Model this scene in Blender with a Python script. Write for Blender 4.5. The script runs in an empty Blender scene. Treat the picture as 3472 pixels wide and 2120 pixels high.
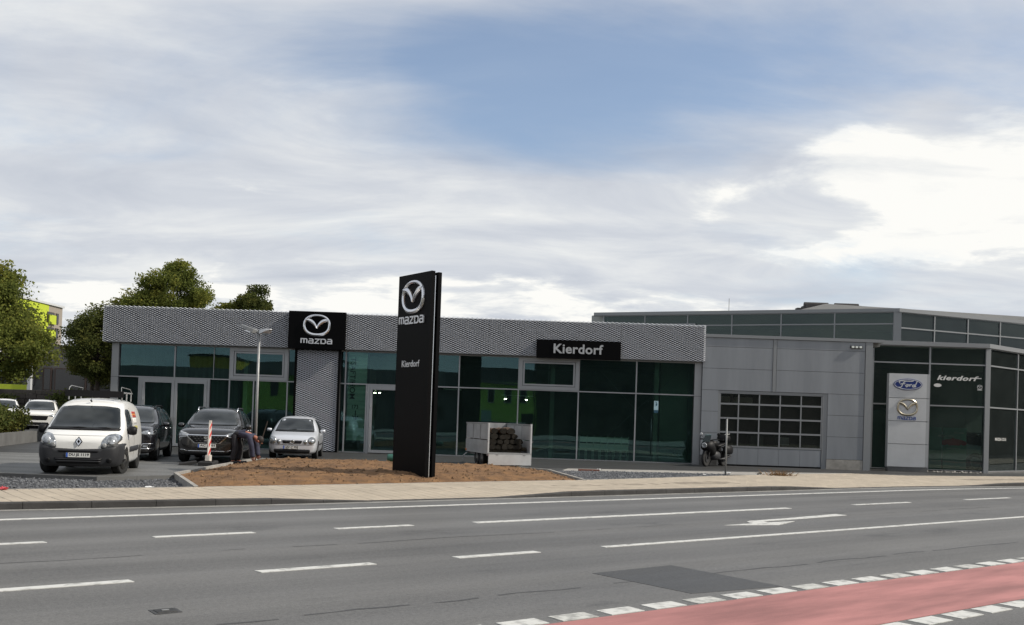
import bpy, bmesh, math, random
from mathutils import Vector, Matrix, noise, geometry
from mathutils.bvhtree import BVHTree

R = math.radians
sc = bpy.context.scene
C = sc.collection

# ------------------------------------------------------------------ camera, sky, sun, exposure
cam_data = bpy.data.cameras.new('camera')
cam = bpy.data.objects.new('camera', cam_data); C.objects.link(cam)
cam_data.sensor_fit = 'HORIZONTAL'; cam_data.sensor_width = 36.0
cam_data.lens = 33.81
cam_data.shift_y = 0.0851
cam_data.clip_start = 0.1; cam_data.clip_end = 3000
_roll, _pitch = R(1.95), R(1.1)
_F = Vector((0, math.cos(_pitch), math.sin(_pitch))); _R0 = Vector((1, 0, 0)); _U0 = _R0.cross(_F)
_Rv = _R0*math.cos(_roll) + _U0*math.sin(_roll); _Uv = -_R0*math.sin(_roll) + _U0*math.cos(_roll)
_m = Matrix((_Rv, _Uv, -_F)).transposed().to_4x4(); _m.translation = (0, 0, 1.70)
cam.matrix_world = _m
sc.camera = cam

SUN_EL, SUN_AZ = R(40), R(97)          # azimuth clockwise from +Y
world = bpy.data.worlds.new('World'); sc.world = world; world.use_nodes = True
wn, wl = world.node_tree.nodes, world.node_tree.links
wn.clear()
def N(nodes, typ, **kw):
    n = nodes.new(typ)
    for k, v in kw.items():
        if k.startswith('i_'):
            n.inputs[k[2:].replace('_', ' ')].default_value = v
        elif k.startswith('I'):
            n.inputs[int(k[1:])].default_value = v
        else:
            setattr(n, k, v)
    return n
def math_node(nodes, links, op, a, b=None, c=None, clamp=False):
    n = nodes.new('ShaderNodeMath'); n.operation = op; n.use_clamp = clamp
    for i, v in enumerate((a, b, c)):
        if v is None: continue
        if isinstance(v, (int, float)): n.inputs[i].default_value = v
        else: links.new(v, n.inputs[i])
    return n.outputs[0]
def build_world():
    L = wl.new
    mth = lambda *a, **k: math_node(wn, wl, *a, **k)
    out = N(wn, 'ShaderNodeOutputWorld')
    sky = N(wn, 'ShaderNodeTexSky', sky_type='NISHITA', sun_disc=False, sun_elevation=SUN_EL, sun_rotation=SUN_AZ,
            air_density=1.0, dust_density=0.8, ozone_density=1.2, altitude=100)
    tc = N(wn, 'ShaderNodeTexCoord')
    sep = N(wn, 'ShaderNodeSeparateXYZ'); L(tc.outputs['Generated'], sep.inputs[0])
    x, y, z = sep.outputs
    zc = mth('MAXIMUM', z, 0.0)
    den = mth('ADD', zc, 0.16)
    u = mth('DIVIDE', x, den); v = mth('DIVIDE', y, den)
    pc = N(wn, 'ShaderNodeCombineXYZ'); L(u, pc.inputs[0]); L(v, pc.inputs[1])
    mp = N(wn, 'ShaderNodeMapping'); mp.inputs['Rotation'].default_value = (0, 0, R(-24)); mp.inputs['Scale'].default_value = (0.62, 1.15, 1)
    mp.inputs['Location'].default_value = (3.1, 1.7, 0)
    L(pc.outputs[0], mp.inputs['Vector'])
    n1 = N(wn, 'ShaderNodeTexNoise', i_Scale=1.25, i_Detail=10.0, i_Roughness=0.58, i_Distortion=0.45); L(mp.outputs[0], n1.inputs['Vector'])
    mp2 = N(wn, 'ShaderNodeMapping'); mp2.inputs['Location'].default_value = (11.3, -4.2, 2.0); mp2.inputs['Scale'].default_value = (0.8, 1.5, 1)
    mp2.inputs['Rotation'].default_value = (0, 0, R(-12))
    L(pc.outputs[0], mp2.inputs['Vector'])
    n2 = N(wn, 'ShaderNodeTexNoise', i_Scale=1.6, i_Detail=10.0, i_Roughness=0.58, i_Distortion=0.5); L(mp2.outputs[0], n2.inputs['Vector'])
    # the opening in the clouds: distance from a direction, squeezed
    def blob(dirv, sx, sz):
        dx = mth('SUBTRACT', x, dirv[0]); dz = mth('SUBTRACT', z, dirv[2]); dy = mth('SUBTRACT', y, dirv[1])
        a = mth('POWER', mth('DIVIDE', dx, sx), 2.0); b = mth('POWER', mth('DIVIDE', dz, sz), 2.0); c = mth('POWER', mth('DIVIDE', dy, 0.6), 2.0)
        q = mth('ADD', mth('ADD', a, b), c)
        return mth('SUBTRACT', 1.0, q, clamp=True)
    hole = blob((0.13, 0.93, 0.345), 0.27, 0.125)
    hole2 = blob((-0.06, 0.94, 0.31), 0.22, 0.10)
    mass = blob((0.40, 0.89, 0.222), 0.235, 0.080)
    notch = blob((0.285, 0.935, 0.208), 0.095, 0.036)
    band = blob((-0.10, 0.985, 0.105), 0.55, 0.055)
    # thin high cloud nearly everywhere, opened at the holes
    cov = mth('ADD', mth('MULTIPLY', mth('SUBTRACT', n1.outputs[0], 0.5), 2.9), 0.80)
    cov = mth('SUBTRACT', cov, mth('MULTIPLY', hole, 0.80))
    cov = mth('SUBTRACT', cov, mth('MULTIPLY', hole2, 0.45))
    low = N(wn, 'ShaderNodeMapRange', I1=0.02, I2=0.22, I3=0.40, I4=0.0); L(z, low.inputs[0])
    cov = mth('ADD', cov, low.outputs[0])
    dens = N(wn, 'ShaderNodeMapRange', interpolation_type='SMOOTHSTEP', I1=-0.25, I2=0.90, I3=0.16, I4=0.98); L(cov, dens.inputs[0])
    # heaped bright cloud with ragged edges
    mp3 = N(wn, 'ShaderNodeMapping'); mp3.inputs['Location'].default_value = (1.3, 7.7, 0); mp3.inputs['Scale'].default_value = (1.0, 1.25, 1); L(pc.outputs[0], mp3.inputs['Vector'])
    n3 = N(wn, 'ShaderNodeTexNoise', i_Scale=2.6, i_Detail=11.0, i_Roughness=0.6, i_Distortion=0.25); L(mp3.outputs[0], n3.inputs['Vector'])
    q = mth('ADD', mth('MULTIPLY', mass, 0.85), mth('MULTIPLY', mth('SUBTRACT', n3.outputs[0], 0.5), 1.35))
    q = mth('ADD', q, mth('MULTIPLY', band, 0.42))
    q = mth('SUBTRACT', q, mth('MULTIPLY', mth('MULTIPLY', notch, n2.outputs[0]), 1.0))
    heap = N(wn, 'ShaderNodeMapRange', interpolation_type='SMOOTHSTEP', I1=0.15, I2=0.50, I3=0.0, I4=1.0); L(q, heap.inputs[0])
    # shading of the thin cloud: grey-blue to pale
    sh = mth('ADD', mth('MULTIPLY', n2.outputs[0], 1.9), -0.50)
    sh = mth('ADD', sh, mth('MULTIPLY', low.outputs[0], 0.5))
    sh = mth('ADD', sh, mth('MULTIPLY', heap.outputs[0], mth('ADD', mth('MULTIPLY', n3.outputs[0], 0.9), 0.12)), clamp=True)
    dd = mth('MAXIMUM', dens.outputs[0], mth('MULTIPLY', heap.outputs[0], 0.98))
    ramp = N(wn, 'ShaderNodeValToRGB'); L(sh, ramp.inputs[0])
    e = ramp.color_ramp.elements
    e[0].position = 0.0; e[0].color = (0.50, 0.54, 0.62, 1)
    e[1].position = 1.0; e[1].color = (1.0, 0.99, 0.95, 1)
    m1 = ramp.color_ramp.elements.new(0.45); m1.color = (0.66, 0.69, 0.74, 1)
    m2 = ramp.color_ramp.elements.new(0.75); m2.color = (0.82, 0.835, 0.84, 1)
    bg1 = N(wn, 'ShaderNodeBackground', i_Strength=SKY_STRENGTH); L(sky.outputs[0], bg1.inputs[0])
    bg2 = N(wn, 'ShaderNodeBackground', i_Strength=CLOUD_STRENGTH); L(ramp.outputs[0], bg2.inputs[0])
    mx = N(wn, 'ShaderNodeMixShader'); L(dd, mx.inputs[0]); L(bg1.outputs[0], mx.inputs[1]); L(bg2.outputs[0], mx.inputs[2])
    L(mx.outputs[0], out.inputs[0])
SKY_STRENGTH, CLOUD_STRENGTH = 0.13, 0.90
build_world()

sun_data = bpy.data.lights.new('sun', 'SUN'); sun = bpy.data.objects.new('sun', sun_data); C.objects.link(sun)
sun_data.energy = 3.8; sun_data.angle = R(1.2); sun_data.color = (1.0, 0.93, 0.82)
_sd = Vector((math.cos(SUN_EL)*math.sin(SUN_AZ), math.cos(SUN_EL)*math.cos(SUN_AZ), math.sin(SUN_EL)))
sun.rotation_euler = _sd.to_track_quat('Z', 'Y').to_euler()
sun.location = (60, -10, 60)

sc.view_settings.view_transform = 'Standard'; sc.view_settings.look = 'None'
sc.view_settings.exposure = 0.15; sc.view_settings.gamma = 1.0; sc.view_settings.use_curve_mapping = False
sc.render.engine = 'CYCLES'
sc.cycles.use_denoising = True
sc.cycles.max_bounces = 8; sc.cycles.diffuse_bounces = 3; sc.cycles.glossy_bounces = 4
sc.cycles.transmission_bounces = 4; sc.cycles.transparent_max_bounces = 16
sc.cycles.caustics_reflective = False; sc.cycles.caustics_refractive = False

# ------------------------------------------------------------------ materials
MAT = {}
def pmat(name, col, rough=0.5, metal=0.0, var=0.0, vscale=3.0, bump=0.0, bscale=40.0, coat=0.0, spec=0.5, col2=None, emit=0.0, stretch=(1, 1, 1), detail=4.0, vlo=0.35, vhi=0.65):
    m = bpy.data.materials.new(name); m.use_nodes = True
    nt = m.node_tree; b = nt.nodes['Principled BSDF']
    c4 = (*col, 1)
    b.inputs['Base Color'].default_value = c4
    b.inputs['Roughness'].default_value = rough; b.inputs['Metallic'].default_value = metal
    b.inputs['Specular IOR Level'].default_value = spec
    if coat: b.inputs['Coat Weight'].default_value = coat; b.inputs['Coat Roughness'].default_value = 0.04
    if emit: b.inputs['Emission Color'].default_value = c4; b.inputs['Emission Strength'].default_value = emit
    if var or col2 or bump:
        tc = nt.nodes.new('ShaderNodeTexCoord'); mp = nt.nodes.new('ShaderNodeMapping'); mp.inputs['Scale'].default_value = stretch
        nt.links.new(tc.outputs['Object'], mp.inputs[0])
    if var or col2:
        nz = N(nt.nodes, 'ShaderNodeTexNoise', i_Scale=vscale, i_Detail=detail, i_Roughness=0.6); nt.links.new(mp.outputs[0], nz.inputs['Vector'])
        rp = nt.nodes.new('ShaderNodeValToRGB'); nt.links.new(nz.outputs[0], rp.inputs[0])
        a = col2 if col2 else tuple(max(0, c*(1-var)) for c in col)
        d = col if col2 else tuple(min(1, c*(1+var)) for c in col)
        rp.color_ramp.elements[0].position = vlo; rp.color_ramp.elements[0].color = (*a, 1)
        rp.color_ramp.elements[1].position = vhi; rp.color_ramp.elements[1].color = (*d, 1)
        nt.links.new(rp.outputs[0], b.inputs['Base Color'])
    if bump:
        nb = N(nt.nodes, 'ShaderNodeTexNoise', i_Scale=bscale, i_Detail=3.0); nt.links.new(mp.outputs[0], nb.inputs['Vector'])
        bp = N(nt.nodes, 'ShaderNodeBump', i_Strength=bump, i_Distance=0.02); nt.links.new(nb.outputs[0], bp.inputs['Height'])
        nt.links.new(bp.outputs[0], b.inputs['Normal'])
    MAT[name] = m
    return m

def glass_mat(name, tint, refl, ior, lift=(0.14, 0.26, 0.23), amount=0.12):
    """thin tinted pane: clear tint, mirror by fresnel, and a faint film of diffuse colour, painted in to brighten dark panes"""
    m = bpy.data.materials.new(name); m.use_nodes = True
    nt = m.node_tree; nt.nodes.clear(); L = nt.links.new
    o = nt.nodes.new('ShaderNodeOutputMaterial')
    t = nt.nodes.new('ShaderNodeBsdfTransparent'); t.inputs[0].default_value = (*tint, 1)
    d = nt.nodes.new('ShaderNodeBsdfDiffuse'); d.inputs[0].default_value = (*lift, 1)  # pale diffuse colour that stands in for light in dark panes
    g = nt.nodes.new('ShaderNodeBsdfGlossy'); g.inputs[0].default_value = (*refl, 1); g.inputs['Roughness'].default_value = 0.0
    f = nt.nodes.new('ShaderNodeFresnel'); f.inputs[0].default_value = ior
    tc = nt.nodes.new('ShaderNodeTexCoord')
    nz = N(nt.nodes, 'ShaderNodeTexNoise', i_Scale=0.55, i_Detail=1.5); L(tc.outputs['Object'], nz.inputs['Vector'])
    bp = N(nt.nodes, 'ShaderNodeBump', i_Strength=0.10, i_Distance=0.03); L(nz.outputs[0], bp.inputs['Height'])
    L(bp.outputs[0], g.inputs['Normal'])
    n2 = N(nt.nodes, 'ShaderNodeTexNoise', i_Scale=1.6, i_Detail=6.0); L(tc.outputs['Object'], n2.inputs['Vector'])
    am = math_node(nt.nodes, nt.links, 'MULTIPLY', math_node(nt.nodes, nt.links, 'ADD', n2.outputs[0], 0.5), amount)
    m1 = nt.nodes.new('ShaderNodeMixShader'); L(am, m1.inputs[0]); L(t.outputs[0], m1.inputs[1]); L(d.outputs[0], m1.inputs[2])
    mx = nt.nodes.new('ShaderNodeMixShader')
    L(f.outputs[0], mx.inputs[0]); L(m1.outputs[0], mx.inputs[1]); L(g.outputs[0], mx.inputs[2])
    L(mx.outputs[0], o.inputs[0])
    MAT[name] = m

def asphalt_mat(name, base, streak=0.25, tint=(1, 1, 0.98)):
    m = bpy.data.materials.new(name); m.use_nodes = True
    nt = m.node_tree; b = nt.nodes['Principled BSDF']; L = nt.links.new
    tc = nt.nodes.new('ShaderNodeTexCoord')
    def nz(scale, detail, stretch, rough=0.6):
        mp = nt.nodes.new('ShaderNodeMapping'); mp.inputs['Scale'].default_value = stretch; L(tc.outputs['Object'], mp.inputs[0])
        n = N(nt.nodes, 'ShaderNodeTexNoise', i_Scale=scale, i_Detail=detail, i_Roughness=rough); L(mp.outputs[0], n.inputs['Vector']); return n.outputs[0]
    mth = lambda *a, **k: math_node(nt.nodes, nt.links, *a, **k)
    stain = nz(0.9, 6, (0.5, 1.2, 1), 0.62); fine = nz(70, 3, (1, 1, 1), 0.8); grain = nz(22, 4, (1, 1, 1), 0.75); big = nz(0.35, 5, (1, 1, 1)); st = nz(1.0, 4, (0.06, 1.1, 1)); st2 = nz(2.2, 3, (0.035, 1.6, 1))
    k = mth('ADD', mth('MULTIPLY', mth('SUBTRACT', fine, 0.5), 2.4), 1.0)
    k = mth('ADD', k, mth('MULTIPLY', mth('SUBTRACT', grain, 0.5), 1.5))
    k = mth('ADD', k, mth('MULTIPLY', mth('SUBTRACT', big, 0.5), 0.5))
    k = mth('ADD', k, mth('MULTIPLY', mth('SUBTRACT', st, 0.5), streak*2.0))
    k = mth('ADD', k, mth('MULTIPLY', mth('SUBTRACT', st2, 0.5), streak*1.3))
    sm = N(nt.nodes, 'ShaderNodeMapRange', interpolation_type='SMOOTHSTEP', I1=0.57, I2=0.72, I3=0.0, I4=-0.34); L(stain, sm.inputs[0])
    k = mth('ADD', k, sm.outputs[0])
    sx = nt.nodes.new('ShaderNodeSeparateXYZ'); L(tc.outputs['Object'], sx.inputs[0])
    wv = mth('SINE', mth('MULTIPLY', mth('ADD', sx.outputs[1], mth('MULTIPLY', big, 0.25)), 4.05))
    k = mth('ADD', k, mth('MULTIPLY', wv, streak*0.35))
    vm = nt.nodes.new('ShaderNodeVectorMath'); vm.operation = 'SCALE'; vm.inputs[0].default_value = tuple(base*t for t in tint); L(k, vm.inputs['Scale'])
    L(vm.outputs[0], b.inputs['Base Color'])
    rr = mth('ADD', mth('MULTIPLY', st, -0.3), 0.70); L(rr, b.inputs['Roughness'])
    b.inputs['Specular IOR Level'].default_value = 0.5
    bp = N(nt.nodes, 'ShaderNodeBump', i_Strength=0.35, i_Distance=0.01); L(fine, bp.inputs['Height']); L(bp.outputs[0], b.inputs['Normal'])
    MAT[name] = m

def leaf_mat(name, c1, c2, c3, tl=0.35):
    m = bpy.data.materials.new(name); m.use_nodes = True
    nt = m.node_tree; nt.nodes.clear(); L = nt.links.new
    o = nt.nodes.new('ShaderNodeOutputMaterial')
    tc = nt.nodes.new('ShaderNodeTexCoord')
    n1 = N(nt.nodes, 'ShaderNodeTexNoise', i_Scale=0.8, i_Detail=3.0); L(tc.outputs['Object'], n1.inputs['Vector'])
    n2 = N(nt.nodes, 'ShaderNodeTexNoise', i_Scale=6.0, i_Detail=2.0); L(tc.outputs['Object'], n2.inputs['Vector'])
    ad = math_node(nt.nodes, nt.links, 'ADD', math_node(nt.nodes, nt.links, 'MULTIPLY', n1.outputs[0], 0.55), math_node(nt.nodes, nt.links, 'MULTIPLY', n2.outputs[0], 0.45))
    rp = nt.nodes.new('ShaderNodeValToRGB'); L(ad, rp.inputs[0]); e = rp.color_ramp.elements
    e[0].position = 0.36; e[0].color = (*c1, 1); e[1].position = 0.66; e[1].color = (*c3, 1); q = e.new(0.52); q.color = (*c2, 1)
    d = nt.nodes.new('ShaderNodeBsdfDiffuse'); L(rp.outputs[0], d.inputs[0])
    t = nt.nodes.new('ShaderNodeBsdfTranslucent'); L(rp.outputs[0], t.inputs[0])
    mx = nt.nodes.new('ShaderNodeMixShader'); mx.inputs[0].default_value = tl; L(d.outputs[0], mx.inputs[1]); L(t.outputs[0], mx.inputs[2])
    L(mx.outputs[0], o.inputs[0]); MAT[name] = m

asphalt_mat('asphalt', 0.112, 0.30, (1, 0.975, 0.925))
asphalt_mat('asphalt_lot', 0.055, 0.08)
asphalt_mat('asphalt_dark', 0.036, 0.08)
asphalt_mat('asphalt_patch', 0.052, 0.15)
asphalt_mat('lot_pavers', 0.125, 0.30, (1, 1.0, 0.97))
pmat('red_coat', (0.335, 0.145, 0.136), 0.75, var=0.28, vscale=1.6, bump=0.3, bscale=120, stretch=(0.3, 1.6, 1), detail=10)
pmat('road_paint', (0.55, 0.55, 0.525), 0.7, col2=(0.30, 0.30, 0.285), vscale=7, vlo=0.34, vhi=0.50, detail=9)
pmat('road_paint_old', (0.50, 0.50, 0.47), 0.75, col2=(0.28, 0.28, 0.265), vscale=9, vlo=0.38, vhi=0.58, detail=9)
pmat('paver', (0.385, 0.33, 0.258), 0.9, var=0.10, vscale=1.3, bump=0.3, bscale=60)
pmat('paver_joint', (0.235, 0.20, 0.155), 0.95, var=0.2)
pmat('kerb_stone', (0.042, 0.040, 0.039), 0.85, var=0.25, vscale=2.5, bump=0.3)
pmat('gutter', (0.24, 0.235, 0.22), 0.9, var=0.2, vscale=3)
pmat('concrete', (0.30, 0.285, 0.26), 0.9, var=0.18, vscale=3, bump=0.2)
pmat('concrete_dark', (0.12, 0.12, 0.118), 0.9, var=0.2, vscale=1.2, bump=0.2)
pmat('soil', (0.212, 0.112, 0.045), 0.97, col2=(0.085, 0.045, 0.021), vscale=2.6, bump=1.0, bscale=22, detail=9, vlo=0.3, vhi=0.62)
pmat('soil_clod', (0.20, 0.125, 0.065), 0.95, col2=(0.11, 0.06, 0.03), vscale=2)
pmat('gravel', (0.15, 0.155, 0.165), 0.85, col2=(0.055, 0.058, 0.064), vscale=4.5, detail=2)
pmat('gravel_bed', (0.05, 0.052, 0.056), 0.95, var=0.5, vscale=18, detail=6)
pmat('ground', (0.11, 0.115, 0.075), 0.95, var=0.3, vscale=0.2)
pmat('alu', (0.33, 0.34, 0.35), 0.42, metal=0.25, var=0.05, vscale=0.6)
pmat('alu_dark', (0.17, 0.175, 0.18), 0.5, metal=0.2)
pmat('clad', (0.235, 0.25, 0.27), 0.48, metal=0.1, var=0.09, vscale=0.9, stretch=(1.6, 1, 0.25), detail=7, bump=0.05, bscale=1.2)
pmat('clad_joint', (0.03, 0.032, 0.035), 0.8)
pmat('clad_frame', (0.225, 0.235, 0.245), 0.5, metal=0.1)
pmat('mesh_metal', (0.56, 0.575, 0.61), 0.42, metal=0.0, spec=0.6)
pmat('backing', (0.022, 0.022, 0.024), 0.9)
pmat('sign_black', (0.003, 0.003, 0.0034), 0.5, spec=0.06)
pmat('pylon_black', (0.003, 0.003, 0.0034), 0.45, spec=0.06)
pmat('chrome', (0.72, 0.73, 0.75), 0.22, metal=1.0)
pmat('silver_letter', (0.62, 0.63, 0.65), 0.35, metal=0.5)
pmat('grey_letter', (0.42, 0.43, 0.44), 0.5, metal=0.2)
pmat('white_paint', (0.72, 0.72, 0.70), 0.35, var=0.03)
pmat('car_white', (0.76, 0.755, 0.73), 0.30, coat=0.7, var=0.02, vscale=1.2)
pmat('car_silver', (0.60, 0.62, 0.66), 0.36, metal=0.25, coat=0.7)
pmat('car_black', (0.008, 0.008, 0.010), 0.22, coat=1.0)
pmat('car_anthracite', (0.022, 0.022, 0.023), 0.26, metal=0.3, coat=1.0)
pmat('car_grey', (0.07, 0.078, 0.085), 0.3, metal=0.4, coat=0.8)
pmat('plastic_dark', (0.022, 0.023, 0.026), 0.6, var=0.2, vscale=3)
pmat('plastic_black', (0.008, 0.008, 0.009), 0.55, spec=0.25)
pmat('car_glass', (0.012, 0.015, 0.016), 0.05, spec=0.42, col2=(0.035, 0.04, 0.042), vscale=2.2, detail=1)
pmat('tyre', (0.012, 0.012, 0.012), 0.85, bump=0.4, bscale=30)
pmat('rim', (0.42, 0.43, 0.44), 0.35, metal=0.8)
pmat('rim_steel', (0.42, 0.41, 0.39), 0.45, metal=0.4, col2=(0.24, 0.235, 0.225), vscale=6)
pmat('lamp_glass', (0.50, 0.52, 0.53), 0.14, metal=0.75, coat=1.0, col2=(0.16, 0.17, 0.18), vscale=16, detail=2, spec=0.3)
pmat('lamp_dark', (0.12, 0.13, 0.14), 0.12, metal=0.3, coat=1.0, col2=(0.5, 0.52, 0.54), vscale=6)
pmat('plate_white', (0.66, 0.66, 0.63), 0.5)
pmat('plate_blue', (0.02, 0.09, 0.42), 0.5)
pmat('ink', (0.012, 0.012, 0.014), 0.6)
pmat('ford_blue', (0.012, 0.03, 0.16), 0.35)
pmat('mazda_blue', (0.02, 0.06, 0.25), 0.4)
pmat('sign_white', (0.50, 0.51, 0.52), 0.45, var=0.05, vscale=1.5)
pmat('sign_side', (0.36, 0.37, 0.38), 0.45)
pmat('bronze_chrome', (0.42, 0.38, 0.30), 0.25, metal=1.0)
pmat('window_print', (0.62, 0.62, 0.60), 0.6)
pmat('red_reflective', (0.62, 0.05, 0.045), 0.45)
pmat('beacon_white', (0.62, 0.58, 0.53), 0.5, var=0.12, vscale=6)
pmat('rubber', (0.018, 0.018, 0.019), 0.85, bump=0.3)
pmat('galvanised', (0.29, 0.295, 0.295), 0.5, metal=0.4, var=0.12, vscale=4)
pmat('lamp_head', (0.55, 0.56, 0.57), 0.4, metal=0.2)
pmat('lamp_head_grey', (0.22, 0.225, 0.225), 0.5, metal=0.2)
pmat('trailer_alu', (0.42, 0.425, 0.425), 0.5, metal=0.35, var=0.10, vscale=2.5)
pmat('trailer_gate', (0.50, 0.51, 0.515), 0.5, metal=0.3, var=0.08, vscale=3)
pmat('trailer_inner', (0.26, 0.265, 0.27), 0.6, metal=0.2, var=0.2, vscale=2.5)
pmat('turf', (0.042, 0.032, 0.017), 0.95, col2=(0.014, 0.012, 0.008), vscale=7, bump=0.9, bscale=25)
pmat('turf_end', (0.020, 0.016, 0.010), 0.97, col2=(0.009, 0.008, 0.006), vscale=9)
pmat('turf_soil', (0.13, 0.075, 0.042), 0.95, col2=(0.045, 0.03, 0.018), vscale=6, bump=0.9, bscale=25)
pmat('orange_lens', (0.7, 0.2, 0.02), 0.3)
pmat('red_lens', (0.35, 0.02, 0.02), 0.3)
pmat('green_plastic', (0.03, 0.12, 0.09), 0.45)
pmat('bark', (0.045, 0.034, 0.026), 0.95, var=0.4, vscale=8, bump=0.6)
leaf_mat('leaf_a', (0.075, 0.100, 0.030), (0.175, 0.200, 0.050), (0.32, 0.29, 0.062), 0.48)
leaf_mat('leaf_b', (0.046, 0.060, 0.022), (0.092, 0.108, 0.034), (0.18, 0.17, 0.045), 0.42)
leaf_mat('leaf_c', (0.085, 0.105, 0.030), (0.20, 0.205, 0.048), (0.35, 0.30, 0.058), 0.48)
leaf_mat('leaf_hedge', (0.05, 0.068, 0.024), (0.105, 0.13, 0.04), (0.20, 0.19, 0.065), 0.4)
leaf_mat('leaf_red', (0.05, 0.022, 0.012), (0.09, 0.035, 0.018), (0.10, 0.07, 0.02), 0.3)
pmat('dry_plant', (0.16, 0.09, 0.035), 0.95, var=0.5, vscale=12)
pmat('lime', (0.42, 0.50, 0.03), 0.7, var=0.05)
pmat('lime_house', (0.46, 0.72, 0.13), 0.75, var=0.05)
pmat('yellow_house', (0.50, 0.38, 0.03), 0.75)
pmat('taupe', (0.28, 0.245, 0.21), 0.8, var=0.06)
pmat('grey_wall', (0.115, 0.112, 0.108), 0.85, var=0.1)
pmat('teal_panel', (0.36, 0.52, 0.46), 0.6)
pmat('dark_window', (0.018, 0.018, 0.02), 0.12, spec=0.6)
pmat('brown_window', (0.05, 0.028, 0.02), 0.3)
pmat('terrace_wall', (0.06, 0.058, 0.05), 0.85, var=0.3, vscale=0.4)
pmat('roof_dark', (0.035, 0.033, 0.034), 0.8, var=0.2)
pmat('roof_metal', (0.42, 0.41, 0.39), 0.5, metal=0.2, var=0.06, vscale=0.4)
pmat('roof_grey', (0.21, 0.215, 0.21), 0.6, var=0.1)
pmat('stone', (0.09, 0.078, 0.066), 0.9, col2=(0.045, 0.038, 0.034), vscale=1.2, bump=0.6, bscale=6)
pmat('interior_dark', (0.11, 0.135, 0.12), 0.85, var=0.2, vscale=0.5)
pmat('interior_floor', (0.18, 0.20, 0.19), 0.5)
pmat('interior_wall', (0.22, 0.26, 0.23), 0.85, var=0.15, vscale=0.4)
pmat('curtain', (0.11, 0.125, 0.115), 0.9, col2=(0.04, 0.048, 0.044), vscale=1.0, stretch=(5, 5, 0.12), detail=5)
pmat('reflection', (0.80, 0.86, 0.82), 0.8, col2=(0.50, 0.60, 0.55), vscale=1.0, stretch=(0.3, 1, 7))
pmat('poster_teal', (0.22, 0.42, 0.35), 0.7, var=0.12, vscale=0.8)
pmat('poster_red', (0.6, 0.015, 0.025), 0.4)
pmat('white_furniture', (0.74, 0.78, 0.74), 0.5)
pmat('lamp_lit', (1.0, 0.88, 0.66), 0.5, emit=30.0)
pmat('lamp_cool', (0.75, 0.93, 1.0), 0.5, emit=5.0)
pmat('skin', (0.36, 0.14, 0.09), 0.6)
pmat('hair', (0.018, 0.013, 0.011), 0.7)
pmat('cloth_navy', (0.028, 0.030, 0.055), 0.85, var=0.3, vscale=9)
pmat('cloth_dark', (0.014, 0.014, 0.018), 0.85, var=0.3, vscale=9)
pmat('orange_patch', (0.6, 0.07, 0.02), 0.6)
pmat('poster_blue', (0.42, 0.60, 0.66), 0.6)
pmat('poster_navy', (0.02, 0.08, 0.13), 0.6)
pmat('paper', (0.70, 0.70, 0.69), 0.7)
pmat('litter_red', (0.45, 0.04, 0.05), 0.5)
pmat('sticker_orange', (0.62, 0.20, 0.05), 0.5)
pmat('sticker_red', (0.42, 0.05, 0.035), 0.5)
pmat('sticker_yellow', (0.40, 0.36, 0.10), 0.5)
pmat('rust', (0.16, 0.06, 0.04), 0.8)
pmat('iron', (0.035, 0.034, 0.033), 0.6, metal=0.4, var=0.3, vscale=20)
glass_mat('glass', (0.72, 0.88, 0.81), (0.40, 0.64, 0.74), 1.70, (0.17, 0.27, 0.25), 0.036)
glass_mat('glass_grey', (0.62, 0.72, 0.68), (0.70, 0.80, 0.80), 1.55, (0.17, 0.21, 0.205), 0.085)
glass_mat('glass_garage', (0.72, 0.76, 0.74), (0.8, 0.85, 0.85), 1.45, (0.18, 0.19, 0.18), 0.08)

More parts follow.
